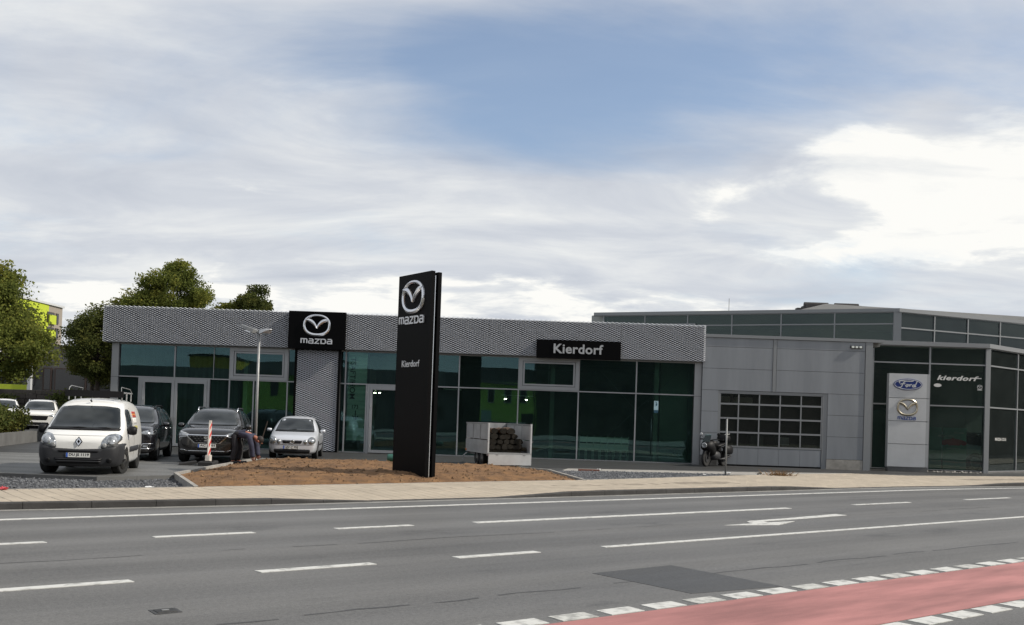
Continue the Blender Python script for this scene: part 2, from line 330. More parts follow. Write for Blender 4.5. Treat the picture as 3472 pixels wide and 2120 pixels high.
# ------------------------------------------------------------------ mesh helpers
class MB:
    def __init__(s): s.v = []; s.f = []
    def add(s, vs, fs):
        o = len(s.v); s.v += [tuple(p) for p in vs]; s.f += [tuple(i+o for i in f) for f in fs]; return s
    def box(s, x0, x1, y0, y1, z0, z1):
        return s.add([(x0,y0,z0),(x1,y0,z0),(x1,y1,z0),(x0,y1,z0),(x0,y0,z1),(x1,y0,z1),(x1,y1,z1),(x0,y1,z1)],
                     [(3,2,1,0),(4,5,6,7),(0,1,5,4),(1,2,6,5),(2,3,7,6),(3,0,4,7)])
    def bevbox(s, x0, x1, y0, y1, z0, z1, b=0.01):
        # box with chamfered top edges
        return s.add([(x0,y0,z0),(x1,y0,z0),(x1,y1,z0),(x0,y1,z0),(x0,y0,z1-b),(x1,y0,z1-b),(x1,y1,z1-b),(x0,y1,z1-b),
                      (x0+b,y0+b,z1),(x1-b,y0+b,z1),(x1-b,y1-b,z1),(x0+b,y1-b,z1)],
                     [(3,2,1,0),(0,1,5,4),(1,2,6,5),(2,3,7,6),(3,0,4,7),(4,5,9,8),(5,6,10,9),(6,7,11,10),(7,4,8,11),(8,9,10,11)])
    def prism(s, poly, z0, z1):
        n = len(poly); vs = [(p[0],p[1],z0) for p in poly] + [(p[0],p[1],z1) for p in poly]
        fs = [tuple(range(n-1,-1,-1)), tuple(range(n,2*n))] + [(i,(i+1)%n,n+(i+1)%n,n+i) for i in range(n)]
        return s.add(vs, fs)
    def tube(s, pts, r, seg=8, caps=True):
        pts = [Vector(p) for p in pts]; n = len(pts); rs = r if isinstance(r,(list,tuple)) else [r]*n
        rings = []; up = Vector((0,0,1)); base = len(s.v); prev = None
        for i,p in enumerate(pts):
            t = (pts[min(i+1,n-1)]-pts[max(i-1,0)]).normalized()
            if prev is None:
                a = t.cross(up if abs(t.z) < 0.95 else Vector((1,0,0))).normalized()
            else:
                a = (prev - t*prev.dot(t)).normalized()
            prev = a; b = t.cross(a)
            for k in range(seg):
                q = 2*math.pi*k/seg; s.v.append(tuple(p + (a*math.cos(q)+b*math.sin(q))*rs[i]))
        for i in range(n-1):
            for k in range(seg):
                k2 = (k+1)%seg; s.f.append((base+i*seg+k, base+i*seg+k2, base+(i+1)*seg+k2, base+(i+1)*seg+k))
        if caps:
            s.f.append(tuple(base+k for k in range(seg-1,-1,-1))); s.f.append(tuple(base+(n-1)*seg+k for k in range(seg)))
        return s
    def lathe(s, prof, axis='x', seg=24, c=(0,0,0)):
        # profile list of (along axis, radius)
        base = len(s.v); n = len(prof)
        for a,r in prof:
            for k in range(seg):
                q = 2*math.pi*k/seg; u, w = r*math.cos(q), r*math.sin(q)
                p = {'x':(a,u,w),'y':(w,a,u),'z':(u,w,a)}[axis]; s.v.append((p[0]+c[0],p[1]+c[1],p[2]+c[2]))
        for i in range(n-1):
            for k in range(seg):
                k2=(k+1)%seg; s.f.append((base+i*seg+k,base+i*seg+k2,base+(i+1)*seg+k2,base+(i+1)*seg+k))
        s.f.append(tuple(base+k for k in range(seg-1,-1,-1))); s.f.append(tuple(base+(n-1)*seg+k for k in range(seg)))
        return s
    def xf(s, m):
        s.v = [tuple(m @ Vector(p)) for p in s.v]; return s
    def mesh(s, name, mat, smooth=False):
        me = bpy.data.meshes.new(name); me.from_pydata(s.v, [], s.f); me.update()
        if mat: me.materials.append(MAT[mat] if isinstance(mat,str) else mat)
        if smooth:
            me.polygons.foreach_set('use_smooth', [True]*len(me.polygons))
        return me
    def build(s, name, mat, parent=None, smooth=False):
        return link(name, s.mesh(name, mat, smooth), parent)
def link(name, me, parent=None):
    o = bpy.data.objects.new(name, me); C.objects.link(o)
    if parent: o.parent = parent
    return o
def thing(name, label, cat, loc=(0,0,0), rotz=0.0, group=None):
    o = bpy.data.objects.new(name, None); C.objects.link(o); o.empty_display_size = 0.2
    o.location = loc; o.rotation_euler = (0,0,rotz); o['label'] = label; o['category'] = cat
    if group: o['group'] = group
    return o
def tag(o, label, cat, group=None):
    o['label'] = label; o['category'] = cat
    if group: o['group'] = group
    return o
def struct(o, label=None, cat=None, kind='structure'):
    o['kind'] = kind
    if label: o['label'] = label
    if cat: o['category'] = cat
    return o
def copy_tree(o, parent=None):
    c = o.copy(); C.objects.link(c)
    if parent: c.parent = parent
    for ch in [x for x in C.objects if x.parent == o]: copy_tree(ch, c)
    return c
def box(name, mat, parent, *a): return MB().box(*a).build(name, mat, parent)
def smooth_by_angle(o, ang=40):
    me = o.data; me.polygons.foreach_set('use_smooth', [True]*len(me.polygons))
    bm = bmesh.new(); bm.from_mesh(me)
    for e in bm.edges:
        if len(e.link_faces) == 2 and e.calc_face_angle(0) > R(ang): e.smooth = False
    bm.to_mesh(me); bm.free()

def text_mesh(body, size, extrude=0.01, bold=0.0, shear=0.0, spacing=1.0, xscale=1.0):
    cu = bpy.data.curves.new('txt', 'FONT'); cu.body = body; cu.size = size; cu.extrude = extrude; cu.offset = bold; cu.shear = shear
    cu.space_character = spacing; cu.align_x = 'CENTER'; cu.align_y = 'CENTER'; cu.resolution_u = 3
    ob = bpy.data.objects.new('txt', cu); C.objects.link(ob)
    dg = bpy.context.evaluated_depsgraph_get(); dg.update()
    me = bpy.data.meshes.new_from_object(ob.evaluated_get(dg))
    bpy.data.objects.remove(ob); bpy.data.curves.remove(cu)
    xs = [v.co.x for v in me.vertices]; ys = [v.co.y for v in me.vertices]
    cx, cy = (min(xs)+max(xs))/2, (min(ys)+max(ys))/2
    for v in me.vertices: v.co.x = (v.co.x-cx)*xscale; v.co.y -= cy
    return me
XZ = Matrix(((1,0,0,0),(0,0,-1,0),(0,1,0,0),(0,0,0,1)))    # drawing (x, y, out) -> standing (x, -out, y), facing -Y
def stand_text(name, body, w, mat, parent, x, y, z, extrude=0.012, bold=0.0, shear=0.0, height=None, rot=None, mirror=False, spacing=1.0):
    me = text_mesh(body, 1.0, 0.0, bold, shear, spacing)
    xs = [v.co.x for v in me.vertices]; ys = [v.co.y for v in me.vertices]
    sx = w/(max(xs)-min(xs)); sy = sx if height is None else height/(max(ys)-min(ys))
    bpy.data.meshes.remove(me)
    me = text_mesh(body, 1.0, 1.0, bold, shear, spacing)
    for v in me.vertices: v.co = Vector((v.co.x*sx*(-1 if mirror else 1), v.co.y*sy, v.co.z*extrude))
    if rot: me.transform(Matrix.Rotation(rot, 4, 'Z'))
    me.transform(Matrix.Translation((x,y,z)) @ XZ)
    me.materials.clear(); me.materials.append(MAT[mat])
    return link(name, me, parent)

def strokes(polys, w, depth):
    """flat lettering from centre lines, in (x, y, out)"""
    mb = MB()
    for k, pl in enumerate(polys):
        P = [Vector(p) for p in pl]; n = len(P); closed = (P[0]-P[-1]).length < 1e-6
        if closed: P = P[:-1]; n -= 1
        Ls, Rs = [], []
        for i in range(n):
            a = P[(i-1)%n] if (closed or i > 0) else None; b = P[(i+1)%n] if (closed or i < n-1) else None
            d1 = (P[i]-a).normalized() if a is not None else None; d2 = (b-P[i]).normalized() if b is not None else None
            if d1 is None: d1 = d2
            if d2 is None: d2 = d1
            t = d1+d2
            t = t.normalized() if t.length > 1e-4 else d1
            nn = Vector((-t.y,t.x)); c = max(0.45, nn.dot(Vector((-d1.y,d1.x))))
            Ls.append(P[i]+nn*(w/2/c)); Rs.append(P[i]-nn*(w/2/c))
        m = n if closed else n-1; dz = depth*(1+0.03*k)
        for i in range(m):
            j = (i+1)%n
            q = [Ls[i],Rs[i],Rs[j],Ls[j]]
            mb.add([(p.x,p.y,0) for p in q]+[(p.x,p.y,dz) for p in q], [(4,5,6,7),(0,1,5,4),(1,2,6,5),(2,3,7,6),(3,0,4,7)])
    return mb
def ridge(path, widths, depth, closed=False):
    """raised chrome bar with a ridge, in (x, y, out)"""
    mb = MB(); P = [Vector(p) for p in path]; n = len(P)
    for i in range(n):
        a = P[(i-1)%n] if (closed or i > 0) else P[i]; b = P[(i+1)%n] if (closed or i < n-1) else P[i]
        t = (b-a).normalized(); nn = Vector((-t.y,t.x)); w = widths[i]
        for k,(o,z) in enumerate(((-.5,0),(-.42,.6),(-.05,1),(.05,1),(.42,.6),(.5,0))):
            q = P[i]+nn*(w*o); mb.v.append((q.x,q.y,z*depth))
    for i in range(n if closed else n-1):
        j = (i+1)%n
        for k in range(5): mb.f.append((i*6+k,i*6+k+1,j*6+k+1,j*6+k))
    if not closed:
        mb.f.append((0,1,2,3,4,5)); mb.f.append(tuple((n-1)*6+k for k in (5,4,3,2,1,0)))
    return mb
def emblem(parent, name, cx, y, cz, w, h, mat, depth=0.05):
    """oval badge with a V of wings, standing, facing -Y; returns the mesh part"""
    mb = MB(); ring = []; ws = []
    for i in range(48):
        q = 2*math.pi*i/48; c, s_ = math.cos(q), math.sin(q)
        e = 0.86
        ring.append((math.copysign(abs(c)**e,c)*w*0.46, math.copysign(abs(s_)**e,s_)*h*0.455))
        ws.append(w*(0.085+0.03*max(0,-s_)+0.012*abs(c)))
    r = ridge(ring, ws, depth, True); mb.add(r.v, r.f)
    for sg in (-1,1):
        pth = []; ww = []
        for i in range(9):
            t = i/8
            x = sg*w*(0.44*(1-t)**1.15)
            yy = h*(0.25 - 0.05*t - 0.36*t**2.6)
            pth.append((x,yy)); ww.append(w*(0.06+0.10*math.sin(math.pi*min(1,t*0.95+0.05))*(1-0.35*t)))
        r = ridge(pth, ww, depth*1.06); mb.add(r.v, r.f)
    mb.xf(Matrix.Translation((cx,y,cz)) @ XZ)
    return mb.build(name, mat, parent)
def wordmark(parent, name, cx, y, cz, w, h, mat, depth=0.03, sw=0.23):
    m_ = [[(0,0),(0,1),(.98,1),(1.12,.86),(1.12,0)],[(.56,0),(.56,.9)]]
    a_ = [[(.06,1),(.66,1),(.82,.86),(.82,0),(.12,0),(0,.12),(0,.42),(.12,.54),(.72,.54)]]
    z_ = [[(0,1),(.86,1),(.02,0),(.88,0)]]
    d_ = [[(0,0),(0,1),(.66,1),(.86,.8),(.86,.2),(.66,0),(0,0)]]
    x = 0; pl = []
    for L_, adv in ((m_,1.12),(a_,.82),(z_,.86),(d_,.86),(a_,.82)):
        for q in L_: pl.append([(p[0]+x,p[1]) for p in q])
        x += adv+0.36
    tot = x-0.36
    mb = strokes(pl, sw, 1.0)
    sx, sy = w/(tot+sw), h/(1+sw)
    mb.v = [((v[0]-tot/2)*sx, (v[1]-0.5)*sy, v[2]*depth) for v in mb.v]
    mb.xf(Matrix.Translation((cx,y,cz)) @ XZ)
    return mb.build(name, mat, parent)
def ellipse(rx, ry, n=32, cx=0, cy=0): return [(cx+rx*math.cos(2*math.pi*i/n), cy+ry*math.sin(2*math.pi*i/n)) for i in range(n)]
def plate_shape(poly, depth, x, y, z):
    """a flat outline standing at (x, y, z), facing -Y"""
    mb = MB().prism(poly, 0, depth); mb.xf(Matrix.Translation((x,y,z)) @ XZ); return mb

# ------------------------------------------------------------------ setting: ground, road, pavement
TH = R(36.9)
CT, ST = math.cos(TH), math.sin(TH)
def P(s, n): return (s*CT-n*ST, s*ST+n*CT)
def SN(x, y): return (x*CT+y*ST, -x*ST+y*CT)
def lerp_table(tab, s):
    if s <= tab[0][0]: return tab[0][1]
    for (a, va), (b, vb) in zip(tab, tab[1:]):
        if s <= b: return va+(vb-va)*(s-a)/(b-a)
    return tab[-1][1]
BEND = [(26,0),(28,-.06),(30,-.22),(33,-.55),(40,-1.4),(60,-4.0),(120,-13)]
def bend(s): return lerp_table(BEND, s)
KN = [(-90,17.6),(0,16.95),(2.7,16.75),(5,16.52),(8,16.38),(14,16.32),(24,16.32),(27,16.22),(30,15.95),(33,15.5),(40,14.7),(60,12.0),(120,3)]
def kern(s): return lerp_table(KN, s)
KH = [(6.8,.115),(9,.02),(12,.02),(14.2,.115),(21.5,.115),(24,.02),(30.5,.02),(32.5,.115)]
def kerbh(s): return lerp_table(KH, s)
PB = [(-90,19.7),(3,19.62),(6.3,19.45),(9,19.46),(12.7,19.6),(17.2,19.73),(20,20.0),(24,20.56),(28,20.95),(31.4,20.85),(33,19.5),(39,18.25),(60,15),(120,7)]
def pavb(s): return lerp_table(PB, s)
random.seed(5)

g = struct(MB().box(-900,900,-900,900,-0.6,-0.09).build('ground','ground'), 'dull green and grey open ground around the site', 'ground')
road = bpy.data.objects.new('road', None)
def strip(mb, f0, f1, z0, z1, s0, s1, step=2.0):
    ss = []; s = s0
    while s < s1: ss.append(s); s += step
    ss.append(s1); n = len(ss); o = len(mb.v)
    for s in ss:
        a, b = f0(s), f1(s)
        mb.v += [(s,a,z0),(s,b,z0),(s,b,z1),(s,a,z1)]
    for i in range(n-1):
        p, q = o+4*i, o+4*(i+1)
        mb.f += [(p+3,q+3,q+2,p+2),(p,p+3+0,q+3,q)[::-1],(p+1,q+1,q+2,p+2)[::-1],(p,q,q+1,p+1)]
    mb.f += [(o,o+1,o+2,o+3),tuple(o+4*(n-1)+k for k in (3,2,1,0))]
    return mb
mb = strip(MB(), lambda s: 2.4, lambda s: kern(s)+0.02, -0.3, 0.0, -90, 120)
road = mb.build('road','asphalt'); road.rotation_euler = (0,0,TH)
struct(road, 'grey asphalt road with white lane lines in front of the showroom', 'road')
def mark(name, n0, n1, s0, s1, mat='road_paint', zt=0.006, follow=True, skew=0.0, step=1.5):
    b = bend if follow else (lambda s: 0)
    if s1 > 25: m = strip(MB(), lambda s: n0+b(s), lambda s: n1+b(s), -0.01, zt, s0, s1, step)
    else: m = MB().prism([(s0,n0),(s1-skew,n0),(s1,n1),(s0+skew,n1)], -0.01, zt)
    return m.build(name, mat, road)
strip(MB(), lambda s: kern(s)-0.16, lambda s: kern(s)-0.003, -0.02, 0.004, -60, 100).build('gutter_strip','gutter',road)
mark('edge_line', 15.28, 15.42, -60, 100)
for a, b in ((-3.4,-2.1),(-.6,.7),(1.2,2.54),(3.84,5.18),(6.44,7.71),(19.33,21.6),(24.2,26.5),(29.5,31.8)):
    mark('lane_dash', 12.68, 12.81, a, b, skew=-0.02)
mark('lane_line', 12.62, 12.79, 8.87, 16.92)
for a, b in ((-2.2,-1.0),(1.2-1.0,2.70),(4.0,5.34),(6.48,7.71)):
    mark('lane_dash', 9.57, 9.71, a, b, skew=-0.02)
mark('lane_line', 9.58, 9.70, 8.86, 90)
mark('cycle_lane', 4.80, 6.19, -40, 90, 'red_coat', 0.004)
s = 5.29-0.5547*16; k = 0
while s < 30:
    mark('cycle_dash', 6.215, 6.425, s, s+0.40, 'road_paint_old' if k%3 == 1 else 'road_paint'); s += 0.5547; k += 1
s = 7.0-0.5547*12
while s < 26:
    mark('cycle_dash', 4.56, 4.77, s, s+0.40, 'road_paint'); s += 0.5547
# turning arrow
ar = [(16.82, 11.24), (16.82, 11.48), (14.92, 11.28), (14.12, 11.23), (13.86, 11.23), (13.7, 11.16), (13.59, 11.03), (13.56, 10.91), (12.78, 10.89), (13.81, 10.56), (14.67, 10.87), (14.23, 10.9), (13.95, 10.91), (14.01, 11.05), (14.22, 11.08), (15.37, 11.13)]
MB().prism(ar, -0.01, 0.006).build('turn_arrow','road_paint',road)
MB().prism([(7.23,8.03),(8.53,8.07),(8.56,6.47),(7.31,6.62)][::-1], -0.012, 0.003).build('tar_patch','asphalt_patch',road)
# longitudinal joint, uneven
random.seed(11); mbj = MB(); pts = [(s*0.25, 7.42+0.03*math.sin(s*0.9)+random.uniform(-.02,.02), random.uniform(.006,.022)) for s in range(-40,170)]
for (s0,n0,w0),(s1,n1,w1) in zip(pts,pts[1:]):
    if random.random() < .82: mbj.add([(s0,n0-w0,.002),(s1,n1-w1,.002),(s1,n1+w1,.002),(s0,n0+w0,.002)],[(0,1,2,3)])
mbj.build('tar_joint','asphalt_patch',road)
mbj = MB(); pts = [(s*0.3, 11.25+0.04*math.sin(s*0.55)+random.uniform(-.015,.015), random.uniform(.004,.014)) for s in range(-30,120)]
for (s0,n0,w0),(s1,n1,w1) in zip(pts,pts[1:]):
    if not 12 < s0 < 17.5 and random.random() < .6: mbj.add([(s0,n0-w0,.002),(s1,n1-w1,.002),(s1,n1+w1,.002),(s0,n0+w0,.002)],[(0,1,2,3)])
mbj.build('tar_joint','asphalt_patch',road)
# valve box cover in the road
vb = thing('valve_cover','small square iron valve cover set in the road asphalt','cover',(*P(2.56,8.1),0.0),TH)
MB().box(-.11,.11,-.10,.10,-.05,.004).build('frame','asphalt_dark',vb)
MB().bevbox(-.085,.085,-.075,.075,-.04,.010,.008).build('lid','iron',vb)
MB().box(-.03,.03,-.012,.012,.0095,.016).build('lifting_bar','galvanised',vb)

near = strip(MB(), lambda s: -14.0, lambda s: 2.4, -0.3, 0.08, -90, 90).build('near_pavement','concrete'); near.rotation_euler = (0,0,TH)
struct(near, 'grey concrete pavement on the near side of the road', 'pavement')

# kerb of single stones
kerb = struct(thing('kerb','row of dark grey kerb stones along the far side of the road','kerb',(0,0,0),TH))
for i in range(-10, 52):
    s0, s1 = i*1.0+.004, i*1.0+.996
    n0, n1 = kern(s0), kern(s1); h0, h1 = kerbh(s0), kerbh(s1); w = .14; b = .018
    m = MB().add([(s0,n0,-.25),(s1,n1,-.25),(s1,n1+w,-.25),(s0,n0+w,-.25),(s0,n0,h0-b),(s1,n1,h1-b),(s1,n1+w,h1),(s0,n0+w,h0),(s0,n0+b,h0),(s1,n1+b,h1)],
        [(3,2,1,0),(0,1,5,4),(4,5,9,8),(8,9,6,7),(2,3,7,6),(1,2,6,9,5),(0,4,8,7,3)])
    m.build('kerb_stone','kerb_stone',kerb)

# pavement: bed, single pavers near, the rest joined
pav = strip(MB(), lambda s: kern(s)+.14, lambda s: pavb(s), -.3, 0.0, -90, 120, 1.0)
pav.v = [(x,y,z if z < -.1 else (kerbh(x) + (0.085-kerbh(x))*min(1,max(0,(y-kern(x)-.14)/1.6)) - .014)) for x,y,z in pav.v]
pav = pav.build('pavement','paver_joint'); pav.rotation_euler = (0,0,TH)
struct(pav, 'beige concrete block pavement between the kerb and the forecourt', 'pavement')
LS, LN, J = 0.24, 0.40, 0.007
cells = []
for i in range(int(-4/LS), int(47/LS)):
    s0 = i*LS; sm = s0+LS/2
    off = (i%2)*LN/2
    k0, k1 = kern(sm)+.14, pavb(sm)
    nn = k0 - off
    while nn < k1-.02:
        a, b = max(nn,k0), min(nn+LN,k1)
        if b-a > .06: cells.append((s0,a,b))
        nn += LN
def pav_z(s,n): return kerbh(s) + (0.085-kerbh(s))*min(1,max(0,(n-kern(s)-.14)/1.6))
def paver(mb, s0, a, b, jit):
    s1 = s0+LS; b_ = .010
    zz = lambda s,n: pav_z(s,n)+jit
    vs = []
    for e, dz in ((0,-.03),(0,-b_*.6),(b_,0)):
        for (s,n) in ((s0+J/2+e,a+J/2+e),(s1-J/2-e,a+J/2+e),(s1-J/2-e,b-J/2-e),(s0+J/2+e,b-J/2-e)):
            vs.append((s,n,zz(s,n)+dz))
    mb.add(vs,[(8,9,10,11)]+[(r*4+i,r*4+(i+1)%4,(r+1)*4+(i+1)%4,(r+1)*4+i) for r in (0,1) for i in range(4)])
random.seed(3)
def pdist(c):
    x,y = P(c[0]+LS/2,(c[1]+c[2])/2); vis = abs(x/max(y,.1)) < 0.56
    return math.hypot(x,y) + (0 if vis else 100)
cells.sort(key=pdist)
rest = MB()
for k,(s0,a,b) in enumerate(cells):
    jit = random.uniform(-.002,.002)
    if k < 295:
        m = MB(); paver(m,s0,a,b,jit); m.build('paver','paver',pav)
    else: paver(rest,s0,a,b,jit)
o = rest.build('far_pavers','paver',pav); o['kind'] = 'stuff'

# parking lot sheet
back = [P(s,pavb(s)) for s in (6.75,9,12.7,17.2,20,24,28,31.4,33,39,60)]
lotp = [(-70,21.6),(-12,22.2),(-9.35,21.98),(-8.05,23.28)] + back + [(70,100),(-70,100)]
lot = struct(MB().prism(lotp,-.4,.03).build('parking_lot','asphalt_lot'), 'grey asphalt and paved parking lot in front of the buildings', 'parking lot')
lp = MB().prism([(-70,21.7),(-12,22.3),(-9.40,22.1),(-8.0,23.45),(-8.3,32.6),(-70,30.5)],-.1,.034).build('paved_area','lot_pavers',lot)
MB().prism([(-20,30.6),(-8.4,32.7),(-.3,33.0),(1.5,33.2),(8,35.8),(14,37.4),(23,40),(23,41.5),(-20,41.5)],-.1,.038).build('dark_asphalt','asphalt_dark',lot)
MB().prism([(1.6,31.2),(3.2,31.7),(7.4,32.6),(9.6,33.4),(13,36.6),(8,34.6),(2,33.0)],-.1,.042).build('concrete_path','concrete',lot)

def inside(poly,x,y):
    r = False; n = len(poly)
    for i in range(n):
        x0,y0 = poly[i]; x1,y1 = poly[(i+1)%n]
        if (y0 > y) != (y1 > y) and x < (x1-x0)*(y-y0)/(y1-y0)+x0: r = not r
    return r
def edge_d(poly,x,y):
    d = 1e9; n = len(poly)
    for i in range(n):
        a = Vector(poly[i]); b = Vector(poly[(i+1)%n]); p = Vector((x,y)); t = max(0,min(1,(p-a).dot(b-a)/max(1e-9,(b-a).length_squared)))
        d = min(d,(a+(b-a)*t-p).length)
    return d
def pebble(mb, x, y, z, r, rnd):
    a = rnd.uniform(0,6.28); sx, sy, sz = r*rnd.uniform(.7,1.3), r*rnd.uniform(.6,1.1), r*rnd.uniform(.5,.9)
    ca, sa = math.cos(a), math.sin(a); tl = rnd.uniform(-.5,.5)
    vs = []
    for px,py,pz in ((1,0,tl),(0,1,-.2),(-1,0,-tl),(0,-1,.2),(.25,.2,1),(-.3,-.1,.85)):
        px *= sx; py *= sy; pz *= sz
        vs.append((x+px*ca-py*sa, y+px*sa+py*ca, z+pz))
    mb.add(vs,[(0,1,4),(1,2,5),(1,5,4),(2,3,5),(3,0,4),(3,4,5)])
def gravel_bed(name, poly, z, count, r0, r1, label, seed, zf=None):
    rnd = random.Random(seed)
    bed = struct(MB().prism(poly,-.35,z).build(name,'gravel_bed'), label, 'gravel')
    xs = [p[0] for p in poly]; ys = [p[1] for p in poly]; mb = MB(); c = 0; g_ = 0
    while c < count and g_ < count*30:
        g_ += 1; x,y = rnd.uniform(min(xs),max(xs)), rnd.uniform(min(ys),max(ys))
        if not inside(poly,x,y): continue
        pebble(mb,x,y,z+rnd.uniform(0,.02),rnd.uniform(r0,r1),rnd); c += 1
    o = mb.build('gravel_stones','gravel',bed); o['kind'] = 'stuff'
    return bed
gl = [P(-6,19.66),P(3,19.64),P(6.3,19.47),P(6.72,19.47),(-8.05,23.2),(-9.35,21.9),(-12,22.1),(-20,21.9),(-22,18)]
gravel_bed('gravel_left', gl, -.05, 11000, .018, .042, 'dark grey gravel strip in front of the white van', 21)
gr = [(1.98,26.0),P(20,20.03),P(24,20.58),(7.0,31.1),(7.4,32.3),(3.3,31.5),(1.45,30.9)]
gravel_bed('gravel_right', gr, .045, 7000, .02, .045, 'dark grey gravel patch beside the soil bed and thin post', 22)

# soil bed
D = [P(6.78,19.50),(-8.02,23.42),(-8.14,27.0),(-8.25,31.7),(-6.2,32.3),(-.3,32.4),(1.15,30.8),(1.93,26.08),P(12.7,19.68),P(9,19.53)]
def soil_z(x,y):
    e = edge_d(D,x,y); h = .05 + .16*(1-math.exp(-e/1.1))
    h += .035*noise.noise(Vector((x*.9,y*.9,0)))*min(1,e*2) + .045*noise.noise(Vector((x*2.2,y*2.2,3)))*min(1,e*3) + .04*noise.noise(Vector((x*5.5,y*5.5,7)))*min(1,e*4)
    dp = math.hypot(x+2.5,y-24.4); h += .08*math.exp(-(dp/1.3)**2)
    return h
pts, edges = [], []
nD = len(D); ring = []
for i in range(nD):
    a = Vector(D[i]); b = Vector(D[(i+1)%nD]); k = max(1,int((b-a).length/.22))
    for j in range(k): ring.append(a+(b-a)*j/k)
pts = list(ring); edges = [(i,(i+1)%len(ring)) for i in range(len(ring))]
y = 19.3
while y < 32.6:
    x = -8.3
    while x < 2.1:
        xx, yy = x+random.uniform(-.04,.04), y+random.uniform(-.04,.04)
        if inside(D,xx,yy) and edge_d(D,xx,yy) > .09: pts.append(Vector((xx,yy)))
        x += .15
    y += .17
res = geometry.delaunay_2d_cdt(pts, edges, [list(range(len(ring)))], 1, 1e-5)
mb = MB(); mb.v = [(p.x,p.y,soil_z(p.x,p.y)) for p in res[0]]; mb.f = [tuple(f) for f in res[2]]
nb_ = len(mb.v)
bed = mb.build('soil_bed','soil',None,True)
struct(bed, 'bare brown soil bed round the foot of the black pylon', 'soil bed')
rnd = random.Random(9); mb = MB(); c = 0
while c < 3600:
    x,y = rnd.uniform(-8.3,2), rnd.uniform(19.3,32.5)
    if not inside(D,x,y): continue
    pebble(mb,x,y,soil_z(x,y),rnd.choice((.010,.012,.014,.016,.02,.03,.05))*rnd.uniform(.8,1.2),rnd); c += 1
o = mb.build('soil_clods','soil_clod',bed); o['kind'] = 'stuff'
def edging(parent, path, top, w, mat, name='edging_stone', L_=1.0, bottom=-.3):
    for a,b in zip(path,path[1:]):
        a = Vector(a); b = Vector(b); d_ = (b-a); k = max(1,round(d_.length/L_)); t = d_.normalized(); nn = Vector((-t.y,t.x))
        for j in range(k):
            p = a+d_*(j/k)+t*.004; q = a+d_*((j+1)/k)-t*.004
            MB().prism([p, q, q+nn*w, p+nn*w][::-1] if False else [p,q,q+nn*w,p+nn*w], bottom, top).build(name,mat,parent)
edging(bed,[P(6.72,19.48),(-8.06,23.40),(-8.2,27.0),(-8.31,31.72)],.105,.09,'concrete')
edging(bed,[(-8.3,31.8),(-6.2,32.38),(-.25,32.5),(1.22,30.84),(2.02,26.1)],.10,.09,'concrete')
edging(bed,[P(6.85,19.44),P(9,19.47),P(12.7,19.61),P(16.9,19.72)],.088,.05,'concrete')
edging(bpy.data.objects['gravel_left'],[P(-5,19.66),P(3,19.63),P(6.6,19.45)],.088,.05,'concrete')
edging(lot,[(-20,21.75),(-12,22.06),(-9.36,21.86),(-8.05,23.2)],.05,.08,'concrete_dark')
edging(bpy.data.objects['gravel_right'],[P(17.1,19.72),P(20,20.0),P(24,20.56)],.088,.05,'concrete')

# ------------------------------------------------------------------ new showroom with mesh fascia
SH = thing('car_showroom','new flat showroom with silver expanded mesh fascia and tall teal glazing','building',(-16.5,40.0,0))
def sb(name, mat, *a): return box(name, mat, SH, *a)
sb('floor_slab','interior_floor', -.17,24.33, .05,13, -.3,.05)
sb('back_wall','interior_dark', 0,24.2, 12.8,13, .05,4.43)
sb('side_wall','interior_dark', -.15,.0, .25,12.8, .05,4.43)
sb('side_wall','clad', 24.2,24.34, .25,12.8, .05,4.43)
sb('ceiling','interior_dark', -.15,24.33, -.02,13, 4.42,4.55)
sb('roof','roof_grey', -.40,24.33, .02,13.2, 4.56,5.66)
sb('plinth','alu_dark', .13,24.03, -.06,.05, -.2,.075)
sb('soffit','alu_dark', -.40,24.33, -.28,.018, 4.28,4.36)
for a,b in ((-.17,.12),(24.05,24.34)):
    c_ = sb('corner_column','alu', a,b, -.10,.22, .0,4.28)
    box('joint','clad_joint', c_, a-.002,b+.002, -.103,.20, 2.86,2.872)
# glazing grid
UP = [.15,2.44,4.74,7.15,9.55,11.9,14.27,16.75,19.25,21.64,24.03]
ZT, ZB, ZH = 2.90, .08, 4.28
def mull(u, z0, z1, w=.055, name='mullion'): return sb(name,'alu', u-w/2,u+w/2, -.055,.06, z0,z1)
def rail(u0, u1, z, h=.05, name='transom'): return sb(name,'alu', u0,u1, -.05,.055, z-h/2,z+h/2)
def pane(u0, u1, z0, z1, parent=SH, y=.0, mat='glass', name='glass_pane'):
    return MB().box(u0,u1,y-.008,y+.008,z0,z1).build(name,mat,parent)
for u in (2.44,4.74,7.15,9.55,14.27,16.75,19.25,21.64): mull(u,ZT+.03,ZH)
for u in (4.74,5.75,7.15,9.55,14.27,16.75,19.25,21.64): mull(u,ZB,ZT-.03)
mull(4.06,ZT+.03,ZH,.02); mull(13.35,ZB,ZT-.03); mull(.985,ZB,ZT-.03); mull(10.44,ZB,ZT-.03)
for a,b in ((.12,7.5),(9.3,24.05)):
    rail(a,b,ZT)
    rail(a,b,4.25,.05,'head_rail')
rail(3.95,7.5,ZB-.02,.05,'sill_rail'); rail(9.3,10.44,ZB-.02,.05,'sill_rail'); rail(13.35,24.05,ZB-.02,.05,'sill_rail'); rail(.12,.985,ZB-.02,.05,'sill_rail')
lowp = [(.15,.985),(3.95,4.74),(4.74,5.75),(5.75,7.15),(7.15,7.5),(9.3,9.55),(9.55,10.44),(13.35,14.27),(14.27,16.75),(16.75,19.25),(19.25,21.64),(21.64,24.03)]
for a,b in lowp: pane(a+.02,b-.02,ZB,ZT-.02)
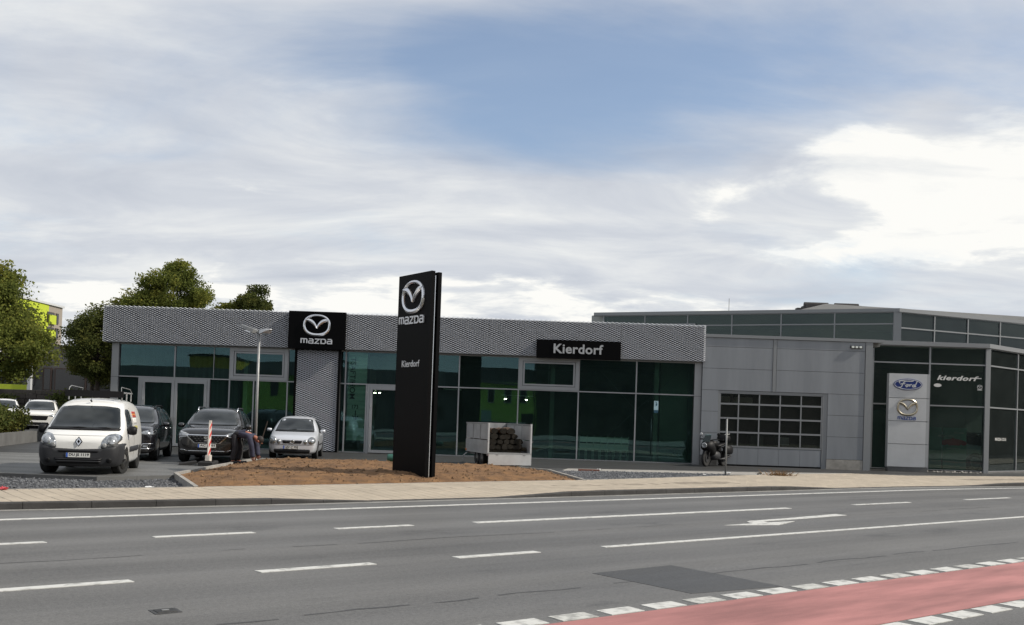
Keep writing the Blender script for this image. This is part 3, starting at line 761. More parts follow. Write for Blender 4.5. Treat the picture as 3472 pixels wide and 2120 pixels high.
upp = [(.15,2.44),(2.44,4.06),(4.06,4.74),(7.15,7.5),(9.3,9.55),(9.55,11.9),(11.9,14.27),(14.27,16.75),(19.25,21.64),(21.64,24.03)]
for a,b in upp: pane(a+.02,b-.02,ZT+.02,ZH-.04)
mull(11.9,ZT+.03,ZH)
def frame_rect(u0,u1,z0,z1,w,parent,mat='alu',y0=-.075,y1=.07,name='frame'):
    m = MB(); m.box(u0,u0+w,y0,y1,z0,z1); m.box(u1-w,u1,y0,y1,z0,z1); m.box(u0+w,u1-w,y0,y1,z0,z0+w); m.box(u0+w,u1-w,y0,y1,z1-w,z1)
    return m.build(name,mat,parent)
for u0,u1 in ((4.75,7.14),(16.76,19.24)):
    w_ = frame_rect(u0,u1,2.925,4.235,.14,SH,name='vent_window')
    frame_rect(u0+.16,u1-.16,3.085,4.08,.07,w_,y0=-.06,y1=.05,name='sash')
    pane(u0+.22,u1-.22,3.14,4.02,w_,y=-.005)
    box('centre_bar','alu_dark',w_,(u0+u1)/2-.012,(u0+u1)/2+.012,.02,.06,3.15,4.01)
def door_leaf(u0,u1,parent,hinge):
    d_ = frame_rect(u0,u1,.07,ZT-.10,.115,SH,y0=-.085,y1=.03,name='door')
    pane(u0+.11,u1-.11,.18,ZT-.2,d_,y=-.03)
    hx = u0+.05 if hinge < 0 else u1-.05
    for z in (.35,1.2,2.0,2.55): MB().lathe([(z-.06,.018),(z+.06,.018)],'z',8,(hx,-.10,0)).build('hinge','alu',d_)
    kx = u1-.06 if hinge < 0 else u0+.06
    MB().tube([(kx,-.10,.95),(kx,-.15,.95),(kx,-.15,1.25),(kx,-.10,1.25)],.014,8).build('handle','alu_dark',d_)
    return d_
def door_frame(u0,u1):
    m = MB(); m.box(u0,u0+.10,-.07,.075,.03,ZT-.03); m.box(u1-.10,u1,-.07,.075,.03,ZT-.03); m.box(u0+.10,u1-.10,-.07,.075,ZT-.11,ZT-.03); m.box(u0+.1,u1-.1,-.06,.06,.03,.066)
    return m.build('door_frame','alu',SH)
door_frame(1.02,3.93); door_leaf(1.13,2.47,SH,-1); door_leaf(2.48,3.82,SH,1)
door_frame(10.48,13.31); door_leaf(10.59,11.89,SH,-1); door_leaf(11.90,13.20,SH,1)

# expanded metal: rows of zigzag ribbons, one mesh shared between like panels
def expanded(w, h, p=.20, q=.078, seed=0):
    mb = MB(); nx = int(round(w/p))*2; p2 = w/nx; rows = int(round(h/(q/2))); dz = h/rows
    for k in range(rows):
        zc = dz*(k+.5)
        prev = None
        for i in range(nx+1):
            up = ((i+k) % 2 == 0)
            z = zc+(dz*.42 if up else -dz*.42); x = i*p2
            y = -.012 if up else .010
            ring = [(x,y-.008,z-.0115),(x,y-.016,z-.0070),(x,y+.006,z+.0100)]
            o = len(mb.v); mb.v += ring
            if prev is not None:
                mb.f += [(prev,o,o+1,prev+1),(prev+1,o+1,o+2,prev+2)]
            prev = o
    return mb
FY = -.35
pan_cache = {}
def mesh_panel(u0,u1,z0,z1,y=FY):
    key = (round(u1-u0,3),round(z1-z0,3))
    if key not in pan_cache: pan_cache[key] = expanded(u1-u0-.006,z1-z0).mesh('mesh_panel','mesh_metal')
    o = link('mesh_panel',pan_cache[key],SH); o.location = (u0+.003,y,z0); o['kind'] = 'stuff'; return o
sb('fascia_backing','backing', -.43,24.36, -.275,.0, 4.37,5.72)
def panels(u0,u1,z0,z1,n):
    for i in range(n): mesh_panel(u0+(u1-u0)*i/n, u0+(u1-u0)*(i+1)/n, z0, z1)
panels(-.47,7.19,4.30,5.80,4); panels(9.56,17.44,4.30,5.80,4); panels(17.44,20.92,4.99,5.80,2); panels(20.92,24.40,4.30,5.80,2)
# returns at the two ends
for uu,ry in ((-.47,math.pi/2),(24.40,math.pi/2)):
    o = link('mesh_return',expanded(.8,1.5).mesh('mesh_return','mesh_metal'),SH); o.location = (uu,FY,4.30); o.rotation_euler = (0,0,ry); o['kind'] = 'stuff'
sb('fascia_cap','alu', -.45,24.38, -.36,.9, 5.725,5.755)
# column clad with mesh under the large sign
sb('column_core','backing', 7.46,9.36, -.24,.4, .03,4.27)
mesh_panel(7.57,9.27,.08,4.22,-.285)
for a,b in ((7.48,7.56),(9.28,9.36)): sb('column_edge','sign_black', a,b,-.33,-.236,.05,4.26)
# sign boxes
s1 = sb('brand_sign','sign_black', 7.21,9.55,-.50,-.28,4.27,5.81); s1['label'] = 'black square sign box with chrome winged oval over the mesh column'
emblem(s1,'emblem',8.38,-.503,5.245,1.12,.88,'chrome',.05)
wordmark(s1,'wordmark',8.38,-.503,4.585,1.30,.215,'silver_letter',.03)
s2 = sb('name_sign','sign_black', 17.45,20.91,-.46,-.28,4.225,4.98); s2['label'] = 'long black name board in the mesh fascia'
stand_text('lettering','Kierdorf',2.04,'grey_letter',s2,19.16,-.462,4.63,.02,.022,height=.40,spacing=1.04)

pst = thing('window_poster','small pale blue poster stuck on the rightmost big pane','poster',(6.0,39.985,2.42))
MB().box(-.09,.09,-.004,.0,-.18,.20).build('sheet','poster_blue',pst); MB().box(-.09,.09,-.004,.0,-.30,-.182).build('caption','poster_navy',pst)
strokes([[(-.02,.15),(.03,.05),(0,-.03)],[(.03,.05),(-.02,.02)]],.03,.004).xf(Matrix.Translation((0,-.0045,.02)) @ XZ).build('figure','poster_navy',pst)
# inside the showroom: partition, curtain-like blinds, braces
MB().box(.4,4.2,3.2,3.3,.05,4.4).build('blind','curtain',SH)
MB().box(9.8,10.1,5,12.8,.05,4.4).build('partition_wall','interior_wall',SH)
MB().box(23.0,24.2,2.2,2.3,.05,4.4).build('partition_wall','interior_wall',SH)
for a,b in (((20.1,1.0,4.0),(23.6,1.0,.3)),((20.0,1.05,.5),(23.8,1.05,4.1))): MB().tube([a,b],.012,6).build('brace_rod','alu_dark',SH)
for u in (5.2,12.4,18.2,22.6): MB().box(u-.09,u+.09,.7,.9,.05,4.42).build('steel_post','interior_wall',SH)
WX = lambda u: u-16.5
# mirror image in the glass, modelled as a hanging printed sheet
bn = thing('reflection','pale ribbed vertical banner with dark sideways print, a mirror image modelled behind the glass','reflection',(WX(9.98),40.22,.0))
mbb = MB(); K = 60
for i in range(K+1):
    z = .55+3.70*i/K; yy = .03*math.sin(i*1.35)
    for x in (-.36,.42): mbb.v.append((x,yy,z))
for i in range(K): mbb.f.append((2*i,2*i+1,2*i+3,2*i+2))
for i in range(K+1):
    v0 = mbb.v[2*i]; v1 = mbb.v[2*i+1]
o_ = len(mbb.v); mbb.v += [(x,y+.02,z) for x,y,z in mbb.v[:o_]]; mbb.f += [tuple(i+o_ for i in f)[::-1] for f in mbb.f[:K]]
mbb.build('mirrored_sheet','reflection',bn,True)
stand_text('lettering','TSAFTIHOM',1.75,'ink',bn,-.16,-.05,3.15,.006,.01,height=.22,rot=R(-90))
stand_text('number','173',.26,'ink',bn,-.02,-.05,1.95,.006,.01,height=.16)
strokes([[(0,.2),(0,-.16)],[(-.12,-.02),(0,-.18),(.12,-.02)]],.035,.006).xf(Matrix.Translation((0,-.05,1.6)) @ XZ).build('arrow','ink',bn)
# lit track lights
def track(u, y, z, L_, ang, heads, label):
    t = thing('track_light',label,'lamp',(WX(u),40+y,z),ang,'track lights hanging in the showroom')
    MB().box(-L_/2,L_/2,-.02,.02,-.015,.015).build('rail','white_furniture',t)
    for x in (-L_/2+.05,L_/2-.05): MB().tube([(x,0,.01),(x,0,4.41-z)],.006,5).build('hanger','alu_dark',t)
    for x in heads:
        h = MB().lathe([(-.16,.055),(-.03,.055),(-.02,.03)],'z',12,(x,0,0)).build('lamp_head','white_furniture',t,True)
        MB().lathe([(-.19,.02),(-.18,.05),(-.162,.055)],'z',12,(x,0,0)).build('bulb','lamp_lit',h,True)
track(10.35,2.6,2.78,.9,R(-35),(.1,.38),'lit track light just left of the glass door beside the banner')
track(16.75,3.4,2.72,1.6,R(28),(-.62,.45),'lit track light above the open trailer')
track(13.8,3.4,2.9,.9,R(28),(),'unlit white track rail just right of the pylon')
# row of white chairs behind the glass
def chair(u,y,label):
    t = thing('chair',label,'chair',(WX(u),40+y,.05),R(4),'white chairs behind the showroom glass')
    for sx in (-.15,.15):
        MB().tube([(sx,.0,0),(sx,.0,.45),(sx,-.05,1.02)],.016,6).build('leg','white_furniture',t)
        MB().tube([(sx,.34,0),(sx,.34,.45)],.016,6).build('leg','white_furniture',t)
    MB().bevbox(-.15,.15,-.02,.37,.43,.47).build('seat','white_furniture',t)
    MB().box(-.135,.135,-.05,-.025,.76,.98).build('backrest','white_furniture',t)
    MB().box(-.135,.135,-.03,-.005,.48,.70).build('lower_panel','white_furniture',t)
ordn = ['first','second','third','fourth','fifth','sixth','seventh']
for i in range(7): chair(19.55+.29*i, .42, ordn[i]+' white chair from the left in the row behind the glass')

# ------------------------------------------------------------------ grey workshop with sectional door
WS = thing('workshop_building','grey panel workshop wall with a sectional garage door','building',(0,39.8,0))
def wb(name, mat, *a, parent=None): return box(name, mat, parent or WS, *a)
wb('wall_core','clad_joint', 7.84,14.86, .035,.3, .0,5.3)
zs = [.45,1.38,2.27,3.15,4.05,4.95,5.33]
def wpanel(x0,x1,z0,z1): return MB().box(x0+.006,x1-.006,-.03,.034,z0+.006,z1-.006).build('wall_panel','clad',WS)
for (x0,x1) in ((7.84,8.53),(13.06,14.56)):
    for z0,z1 in zip(zs[:3],zs[1:4]): wpanel(x0,x1,z0,z1)
for z0,z1 in zip(zs[3:6],zs[4:7]):
    wpanel(7.84,10.74,z0,z1); wpanel(10.90,14.56,z0,z1)
wb('pilaster','clad_frame', 10.75,10.89,-.04,.034,3.155,5.325)
wb('corner_post','clad_frame', 14.57,14.86,-.06,.034,.02,5.33)
wb('return_wall','clad', 14.70,14.85,.31,1.25,.02,5.33)
wb('parapet','clad_frame', 7.84,15.32,-.08,.34,5.335,5.46)
wb('plinth','concrete_dark', 7.84,8.53,-.045,.03,-.1,.44); wb('plinth','concrete', 13.06,14.56,-.045,.03,-.1,.44)
wb('roof','roof_grey', 7.84,15.3,.35,4.4,5.2,5.42)
gd = thing('x','','x'); bpy.data.objects.remove(gd)
DX = [8.60,9.38,10.24,11.10,11.97,12.84]; DZ = [.10,.84,1.43,2.01,2.60,3.06]
frm = MB(); frm.box(8.53,8.60,-.01,.034,.0,3.14); frm.box(12.86,13.06,-.01,.034,.0,3.14); frm.box(8.6,12.86,-.01,.034,3.07,3.14)
frm.build('door_surround','clad_frame',WS)
gd = MB().box(8.60,12.85,.024,.032,.03,.10).build('garage_door','plastic_black',WS)
def gd_bar(n,*a): return MB().box(*a).build(n,'clad_frame',gd)
for z in DZ[1:]: gd_bar('rail',8.60,12.85,-.006,.03,z-.036,z+.036)
for x in DX[1:-1]: gd_bar('stile',x-.026,x+.026,-.005,.03,.885,3.01)
gd_bar('stile',8.60,8.64,-.005,.03,.885,3.01); gd_bar('stile',12.80,12.85,-.005,.03,.885,3.01)
for i in range(5):
    MB().box(DX[i]+.004,DX[i+1]-.004,.0,.03,.105,.79).build('lower_panel','clad',gd)
    for j in range(1,5):
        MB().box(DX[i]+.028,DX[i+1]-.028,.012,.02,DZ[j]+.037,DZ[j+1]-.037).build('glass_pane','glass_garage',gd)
# inside of the workshop seen through the panes
for o_ in (): pass
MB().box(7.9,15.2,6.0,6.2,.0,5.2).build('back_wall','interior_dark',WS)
MB().box(7.9,15.2,.4,6.0,-.2,.03).build('floor','interior_floor',WS)
MB().box(8.7,9.7,3.0,3.1,2.75,3.0).build('strip_light','white_furniture',WS); MB().box(9.9,10.7,3.0,3.1,2.72,2.98).build('strip_light','white_furniture',WS)
MB().box(10.9,11.5,4.0,4.6,.03,1.3).build('locker','interior_wall',WS); MB().box(12.0,12.5,3.4,3.9,.9,1.25).build('tool_box','white_furniture',WS)
wl_ = MB().box(13.93,14.42,-.10,-.032,5.07,5.17).build('wall_light','plastic_black',WS)
for k in range(3): MB().box(13.96+.16*k,14.07+.16*k,-.115,-.102,5.08,5.16).build('lens','white_furniture',wl_)
# hole in the wall core behind the door: core split in pieces instead of one slab
core = [o for o in C.objects if o.parent == WS and o.name.startswith('wall_core')][0]
m2 = MB(); m2.box(7.84,8.56,.035,.3,0,5.3); m2.box(12.9,14.86,.035,.3,0,5.3); m2.box(8.56,12.9,.035,.3,3.1,5.3)
old = core.data; core.data = m2.mesh('wall_core','clad_joint'); bpy.data.meshes.remove(old)

# ------------------------------------------------------------------ old glass showroom: lower front, upper clerestory
GS = thing('glass_showroom','older dark glazed showroom with faceted front and clerestory above','building',(0,0,0))
def vwall(name, mat, a, b, z0, z1, t=.1, off=0.0, parent=None):
    """upright slab along a-b, its face 'off' in front, thickness t going back (left of a->b)"""
    a = Vector(a); b = Vector(b); d_ = (b-a).normalized(); nn = Vector((-d_.y,d_.x))
    p = [a-nn*off, b-nn*off, b+nn*(t-off), a+nn*(t-off)]
    return MB().prism(p,z0,z1).build(name,mat,parent or GS)
def glazed(a, b, xs, zs_, mat, mw=.06, first=True, last=True):
    a = Vector(a); b = Vector(b); L_ = (b-a).length; d_ = (b-a)/L_
    for i,t in enumerate(xs):
        if (i == 0 and not first) or (i == len(xs)-1 and not last): continue
        p = a+d_*t
        vwall('mullion','clad_frame',p-d_*mw/2,p+d_*mw/2,zs_[0],zs_[-1],.11,.055)
    for z in zs_: vwall('transom','clad_frame',a,b,z-.03,z+.03,.10,.05)
    for t0,t1 in zip(xs,xs[1:]):
        for z0,z1 in zip(zs_,zs_[1:]):
            vwall('glass_pane',mat,a+d_*(t0+.02),a+d_*(t1-.02),z0+.025,z1-.025,.016,.008)
A0, A1 = (15.34,41.0), (20.24,41.0); B1 = (20.24+11.5*.772,41.0+11.5*.636)
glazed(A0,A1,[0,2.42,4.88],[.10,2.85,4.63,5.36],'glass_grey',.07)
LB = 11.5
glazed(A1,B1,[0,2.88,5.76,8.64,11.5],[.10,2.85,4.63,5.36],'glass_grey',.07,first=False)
vwall('corner_post','clad_frame',(20.14,40.93),(20.36,40.96),.03,5.4,.2,.0)
vwall('base_rail','concrete_dark',(15.3,40.95),(20.3,40.95),-.1,.10,.12,.0); vwall('base_rail','concrete_dark',(20.3,40.95),B1,-.1,.10,.12,.0)
vwall('parapet','clad_frame',(15.3,40.86),(20.26,40.86),5.37,5.55,.3,0); vwall('parapet','clad_frame',(20.26,40.86),(B1[0]+.05,B1[1]-.12),5.37,5.55,.3,0)
MB().prism([(15.3,41.2),(20.2,41.2),(29.2,48.3),(29,60),(15.3,60)],5.3,5.42).build('lower_roof','roof_grey',GS)
MB().prism([(15.4,41.3),(20.1,41.3),(29.0,48.4),(29,56),(15.4,56)],-.2,.06).build('floor','interior_floor',GS)
MB().box(15.4,29,55.8,56,.0,5.3).build('back_wall','interior_dark',GS)
MB().box(15.36,15.5,41.2,55.8,.0,5.3).build('side_wall','interior_dark',GS)
# clerestory
K0, K1, K2 = (4.13,50.0), (17.55,44.0), (33.0,50.4)
Lk = (Vector(K1)-Vector(K0)).length; Lr = (Vector(K2)-Vector(K1)).length
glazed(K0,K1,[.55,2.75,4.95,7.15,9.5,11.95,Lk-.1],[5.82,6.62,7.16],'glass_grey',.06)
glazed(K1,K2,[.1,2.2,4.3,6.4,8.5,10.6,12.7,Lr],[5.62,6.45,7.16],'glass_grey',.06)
vwall('corner_post','clad_frame',(17.36,44.02),(17.70,43.98),5.4,7.2,.3,.05)
vwall('eaves','clad_frame',(4.1,49.9),(17.58,43.88),7.17,7.33,.4,0); vwall('eaves','clad_frame',(17.58,43.88),K2,7.17,7.33,.4,0)
vwall('panel','clad_frame',(4.65,49.72),(9.0,47.78),6.55,6.72,.1,.06)
MB().prism([(4.5,50.2),(17.5,44.4),(32.5,50.6),(32,66),(4.5,66)],7.18,7.24).build('upper_roof','roof_grey',GS)
vwall('gable_wall','clad_frame',(4.1,51.2),(4.62,49.75),5.3,7.3,.2,0)
MB().prism([(4.5,50.6),(17.4,44.9),(32,50.9),(32,51.2),(17.4,45.2),(4.5,50.9)],5.43,5.8).build('upstand','clad_frame',GS)
MB().prism([(5.0,56.0),(17.5,52),(31,56),(31,56.3),(17.5,52.3),(5.0,56.3)],5.4,7.1).build('inner_wall','interior_dark',GS)
MB().prism([(7.9,44.3),(15.3,44.3),(15.3,60),(5,60),(4.5,50.6)],5.25,5.4).build('link_roof','roof_grey',GS)
MB().tube([(10.6,47.6,7.3),(10.6,47.6,8.0)],.015,6).build('lightning_rod','galvanised',GS)
for a,b in (((17.9,45.0,5.7),(19.5,45.9,6.8)),((22.5,46.4,5.7),(23.8,47.1,6.8)),((25.6,47.8,6.8),(26.6,48.2,5.7))): MB().tube([a,b],.05,6).build('brace','interior_wall',GS)
# things shown behind the old glass
ps = thing('poster_wall','dark teal display wall with a red sports car print behind the dark glass','display',(0,0,0))
for x0,x1 in ((17.6,18.55),(18.62,19.62)): MB().box(x0,x1,41.42,41.48,.06,1.93).build('board','poster_teal',ps)
stand_text('lettering','FÜR DEN',.42,'window_print',ps,19.28,41.40,1.72,.004,.012,height=.10)
stand_text('lettering','MAZDA MX-5',.66,'window_print',ps,18.73,41.40,1.57,.004,.012,height=.10)
sil = [(-.85,.0),(-.82,.16),(-.6,.25),(-.2,.27),(-.12,.36),(.05,.30),(.45,.24),(.78,.16),(.88,.04),(.8,-.06),(.62,-.09),(.5,-.02),(.38,-.09),(-.35,-.09),(-.48,-.02),(-.62,-.09),(-.8,-.07)]
plate_shape([(x*.62,y*.75) for x,y in sil],.01,19.08,41.405,1.24).build('car_print','poster_red',ps)
MB().box(18.75,19.35,41.40,41.416,1.02,1.06).build('caption_bar','window_print',ps)
cx5 = stand_text('window_lettering','MAZDA CX-5',1.05,'window_print',GS,0,0,0,.004,.012); cx5.location = (20.24+1.35*.772+.015,41.0+1.35*.636-.02,1.50); cx5.rotation_euler = (0,0,math.atan2(.636,.772))
gdec = MB().box(15.42,16.9,41.6,41.66,.06,2.6).build('inner_panel','poster_teal',GS)
# lettering stuck on the old glass
lt = stand_text('window_lettering','kierdorf',1.78,'window_print',GS,18.98,40.985,4.05,.004,.035,.28,height=.21,spacing=1.1)
MB().box(19.62,19.98,40.975,40.984,4.045,4.085).build('lettering_bar','window_print',GS)
plate_shape(ellipse(.165,.075),.006,18.12,40.985,3.72).build('oval_sticker','window_print',GS)
emblem(GS,'round_sticker',19.92,40.985,3.70,.22,.18,'window_print',.006)
MB().box(19.82,20.02,40.978,40.985,3.56,3.60).build('sticker_caption','window_print',GS)
MB().box(22.0,22.5,42.9,42.93,3.1,3.7).build('notice','paper',GS)

# roofs further back
BR = thing('far_hall','long low hall roof with dark roof vents behind the clerestory','building',(0,0,0))
MB().prism([(17.5,62.0),(43.0,62.0),(43,75),(17.5,75)],0,8.95).build('hall_wall','roof_metal',BR)
MB().add([(17.2,61.8,9.0),(20.0,61.8,9.75),(33,61.8,9.35),(43.2,61.8,8.9),(17.2,75,9.0),(20,75,9.75),(33,75,9.35),(43.2,75,8.9),(17.2,61.8,8.85),(43.2,61.8,8.75),(17.2,75,8.85),(43.2,75,8.75)],
    [(0,1,5,4),(1,2,6,5),(2,3,7,6),(0,8,9,3,2,1),(0,4,10,8),(3,9,11,7),(8,10,11,9),(4,5,6,7,11,10)]).build('roof','roof_metal',BR)
for x in (19.8,21.8):
    v_ = MB().box(x-.75,x+.75,62.5,64,9.4,9.78).build('roof_vent','roof_dark',BR)
    MB().lathe([(-.78,.18),(.78,.18)],'x',10,(x,63.2,9.82)).build('vent_cowl','roof_dark',v_)
MB().box(18.2,23.5,61.9,62.4,9.05,9.45).build('vent_curb','roof_dark',BR)

# ------------------------------------------------------------------ white brand totem in front of the old showroom
TX, TY = 15.62, 39.85
tp = thing('white_totem','white four panel sign totem with a blue oval badge in front of dark glass','sign',(TX,TY,.05),R(-2))
MB().box(.02,1.64,.02,.30,-.1,.17).build('plinth','concrete_dark',tp)
MB().box(0.0,1.53,.042,.30,.17,4.05).build('core','sign_side',tp)
zz = [.18,1.13,2.08,3.04,4.06]
for z0,z1 in zip(zz,zz[1:]):
    MB().box(-.01,1.53,.0,.04,z0+.012,z1-.012).build('sign_panel','sign_white',tp)
    MB().box(1.535,1.66,.02,.30,z0+.012,z1-.012).build('side_panel','sign_side',tp)
ov = plate_shape(ellipse(.585,.235,40),.03,.75,.0,3.60).build('oval_badge','ford_blue',tp)
rg = [(x,y) for x,y in ellipse(.545,.20,40)]
ridge(rg,[.022]*40,.006,True).xf(Matrix.Translation((.75,-.031,3.60)) @ XZ).build('oval_ring','sign_white',ov)
fscript = [[(-.34,-.10),(-.28,-.13),(-.22,-.06),(-.17,.06),(-.10,.11)],[(-.30,.04),(-.33,.10),(-.26,.14),(-.1,.125),(.12,.125),(.20,.14)],[(-.28,.0),(-.2,.03),(-.10,.02)],
    [(-.03,.0),(-.09,-.05),(-.05,-.09),(.01,-.05),(-.03,.0),(.05,-.01)],[(.05,.0),(.07,-.08)],[(.065,-.03),(.10,.0),(.14,-.005)],
    [(.24,-.01),(.18,-.02),(.16,-.07),(.20,-.09),(.25,-.04),(.24,-.01)],[(.33,.12),(.27,-.02),(.25,-.08),(.30,-.075)]]
fs = strokes(fscript,.036,.006); fs.v = [(x*1.12,y*1.1,z) for x,y,z in fs.v]
fs.xf(Matrix.Translation((.75,-.031,3.60)) @ XZ).build('script','sign_white',ov)
emblem(tp,'emblem',.76,-.001,2.66,.86,.70,'bronze_chrome',.05)
wordmark(tp,'wordmark',.74,-.001,2.20,.74,.14,'mazda_blue',.012)

# ------------------------------------------------------------------ black pylon
PYc = P(12.62,20.16)
py = thing('sign_pylon','tall black pylon with chrome winged oval standing in bare soil','sign',(*P(12.60,21.86),.0),TH-math.pi/2)
# local x runs from the far edge (0) to the near edge: world direction -n
HP = 5.29; PW = 1.60
MB().box(0,PW,0,.10,-.2,HP).build('front_slab','pylon_black',py)
MB().box(.06,PW-.10,.10,.19,-.2,HP-.10).build('core','sign_black',py)
MB().box(.0,PW+.01,.19,.29,-.2,HP-.02).build('rear_slab','pylon_black',py)
MB().tube([(PW-.062,.138,.0),(PW-.062,.138,HP-.10)],.026,10).build('chrome_strip','chrome',py)
emblem(py,'emblem',.77,-.003,4.70,1.06,.83,'chrome',.06)
wordmark(py,'wordmark',.72,-.003,4.11,1.22,.20,'silver_letter',.03)
stand_text('lettering','Kierdorf',.86,'silver_letter',py,.74,-.003,3.0,.01,.008,height=.17)
MB().prism([(-.25,-.3),(2.15,-.3),(2.2,.65),(-.3,.6)],-.3,.03).build('footing','soil',py)

# ------------------------------------------------------------------ vehicles
def half_ring(st):
    y, zb, xb, xs, zs_, xm, zm, xw, zw, xg, zg, xr, zr, zt = st
    return y, [(0,zb),(xb,zb),(xs,zs_),(xm,zm),(xw,zw),(xg,zg),(xr,zr),(xr*.5,zr+(zt-zr)*.78),(0,zt)]
def body_mesh(stations, cutters, levels=2):
    bm = bmesh.new(); rings = []
    for st in stations:
        y, h = half_ring(st)
        full = h + [(-x,z) for x,z in h[-2:0:-1]]
        rings.append([bm.verts.new((x,y,z)) for x,z in full])
    n = len(rings[0])
    for a,b in zip(rings,rings[1:]):
        for i in range(n): bm.faces.new((a[i],a[(i+1)%n],b[(i+1)%n],b[i]))
    for r,flip in ((rings[0],True),(rings[-1],False)):
        # quad strip cap between the two halves
        k = n//2
        for i in range(k):
            q = [r[i],r[i+1],r[n-i-1] if i+1 < k else r[k],r[(n-i)%n]]
            qq = []
            for v in q:
                if v not in qq: qq.append(v)
            if len(qq) >= 3: bm.faces.new(qq if flip else qq[::-1])
    bmesh.ops.recalc_face_normals(bm, faces=bm.faces)
    me = bpy.data.meshes.new('tmp'); bm.to_mesh(me); bm.free()
    o = bpy.data.objects.new('tmp', me); C.objects.link(o)
    md = o.modifiers.new('s','SUBSURF'); md.levels = levels; md.render_levels = levels
    cs = []
    for (yc,zc,r,x0,x1) in cutters:
        cm = MB().lathe([(x0,r),(x1,r)],'x',36,(0,yc,zc)).mesh('cut',None); co = bpy.data.objects.new('cut',cm); C.objects.link(co); cs.append(co)
        b = o.modifiers.new('b','BOOLEAN'); b.operation = 'DIFFERENCE'; b.solver = 'EXACT'; b.object = co
    dg = bpy.context.evaluated_depsgraph_get(); dg.update()
    out = bpy.data.meshes.new_from_object(o.evaluated_get(dg))
    for c in cs+[o]: bpy.data.objects.remove(c)
    return out
def rounded(poly, r=.04, k=3):
    out = []; n = len(poly)
    for i in range(n):
        a, p, b = (Vector(poly[(i-1)%n]),Vector(poly[i]),Vector(poly[(i+1)%n]))
        d1 = (a-p); d2 = (b-p); rr = min(r,d1.length*.45,d2.length*.45); p1 = p+d1.normalized()*rr; p2 = p+d2.normalized()*rr
        for j in range(k+1):
            t = j/k; q = p1*(1-t)**2+p*2*t*(1-t)+p2*t*t; out.append((q.x,q.y))
    return out
class Skin:
    def __init__(s, me):
        bm = bmesh.new(); bm.from_mesh(me); s.t = BVHTree.FromBMesh(bm); s.bm = bm
    def hit(s, axis, a, b):
        if axis == 'front': o, d_ = Vector((a,-3,b)), Vector((0,1,0))
        elif axis == 'rear': o, d_ = Vector((a,9,b)), Vector((0,-1,0))
        elif axis == 'right': o, d_ = Vector((4,a,b)), Vector((-1,0,0))
        elif axis == 'left': o, d_ = Vector((-4,a,b)), Vector((1,0,0))
        else: o, d_ = Vector((a,b,5)), Vector((0,0,-1))
        h = s.t.ray_cast(o,d_)
        if h[0] is None:
            h = s.t.find_nearest(o+d_*3.5)
            return h[0], d_, h[1]
        return h[0], d_, h[1]
    def patch(s, axis, poly, off=.004, depth=.03, step=.07, bulge=0.0):
        P2 = []; n = len(poly)
        for i in range(n):
            a = Vector(poly[i]); b = Vector(poly[(i+1)%n]); k = max(1,int((b-a).length/step))
            for j in range(k): P2.append(a+(b-a)*j/k)
        m = len(P2); ed = [(i,(i+1)%m) for i in range(m)]
        pl = [tuple(p) for p in P2]; xs = [p[0] for p in pl]; ys = [p[1] for p in pl]
        pts = list(P2); y = min(ys)+step*.5
        while y < max(ys):
            x = min(xs)+step*.5
            while x < max(xs):
                if inside(pl,x,y) and edge_d(pl,x,y) > step*.35: pts.append(Vector((x,y)))
                x += step
            y += step
        res = geometry.delaunay_2d_cdt(pts,ed,[list(range(m))],1,1e-6)
        mb = MB()
        cache = []
        for p in res[0]:
            h, d_, nn = s.hit(axis,p.x,p.y)
            bl = bulge*min(1,edge_d(pl,p.x,p.y)/.06) if bulge else 0
            if nn.dot(d_) > 0: nn = -nn
            q = h+nn*(off+bl); mb.v.append(tuple(q)); cache.append((d_,nn))
        flip = False
        fs = [tuple(f) for f in res[2]]
        if fs:
            a,b,c = (Vector(mb.v[i]) for i in fs[0][:3])
            flip = (b-a).cross(c-a).dot(cache[fs[0][0]][0]) > 0
        mb.f = [f[::-1] if flip else f for f in fs]
        cnt = {}
        for f in mb.f:
            for i in range(len(f)):
                e = (f[i],f[(i+1)%len(f)])
                cnt[e] = 1
        bd = [e for e in cnt if (e[1],e[0]) not in cnt]; mp = {}
        for a,b in bd:
            for v in (a,b):
                if v not in mp:
                    mp[v] = len(mb.v); mb.v.append(tuple(Vector(mb.v[v])+cache[v][0]*depth))
        for a,b in bd: mb.f.append((b,a,mp[a],mp[b]))
        return mb
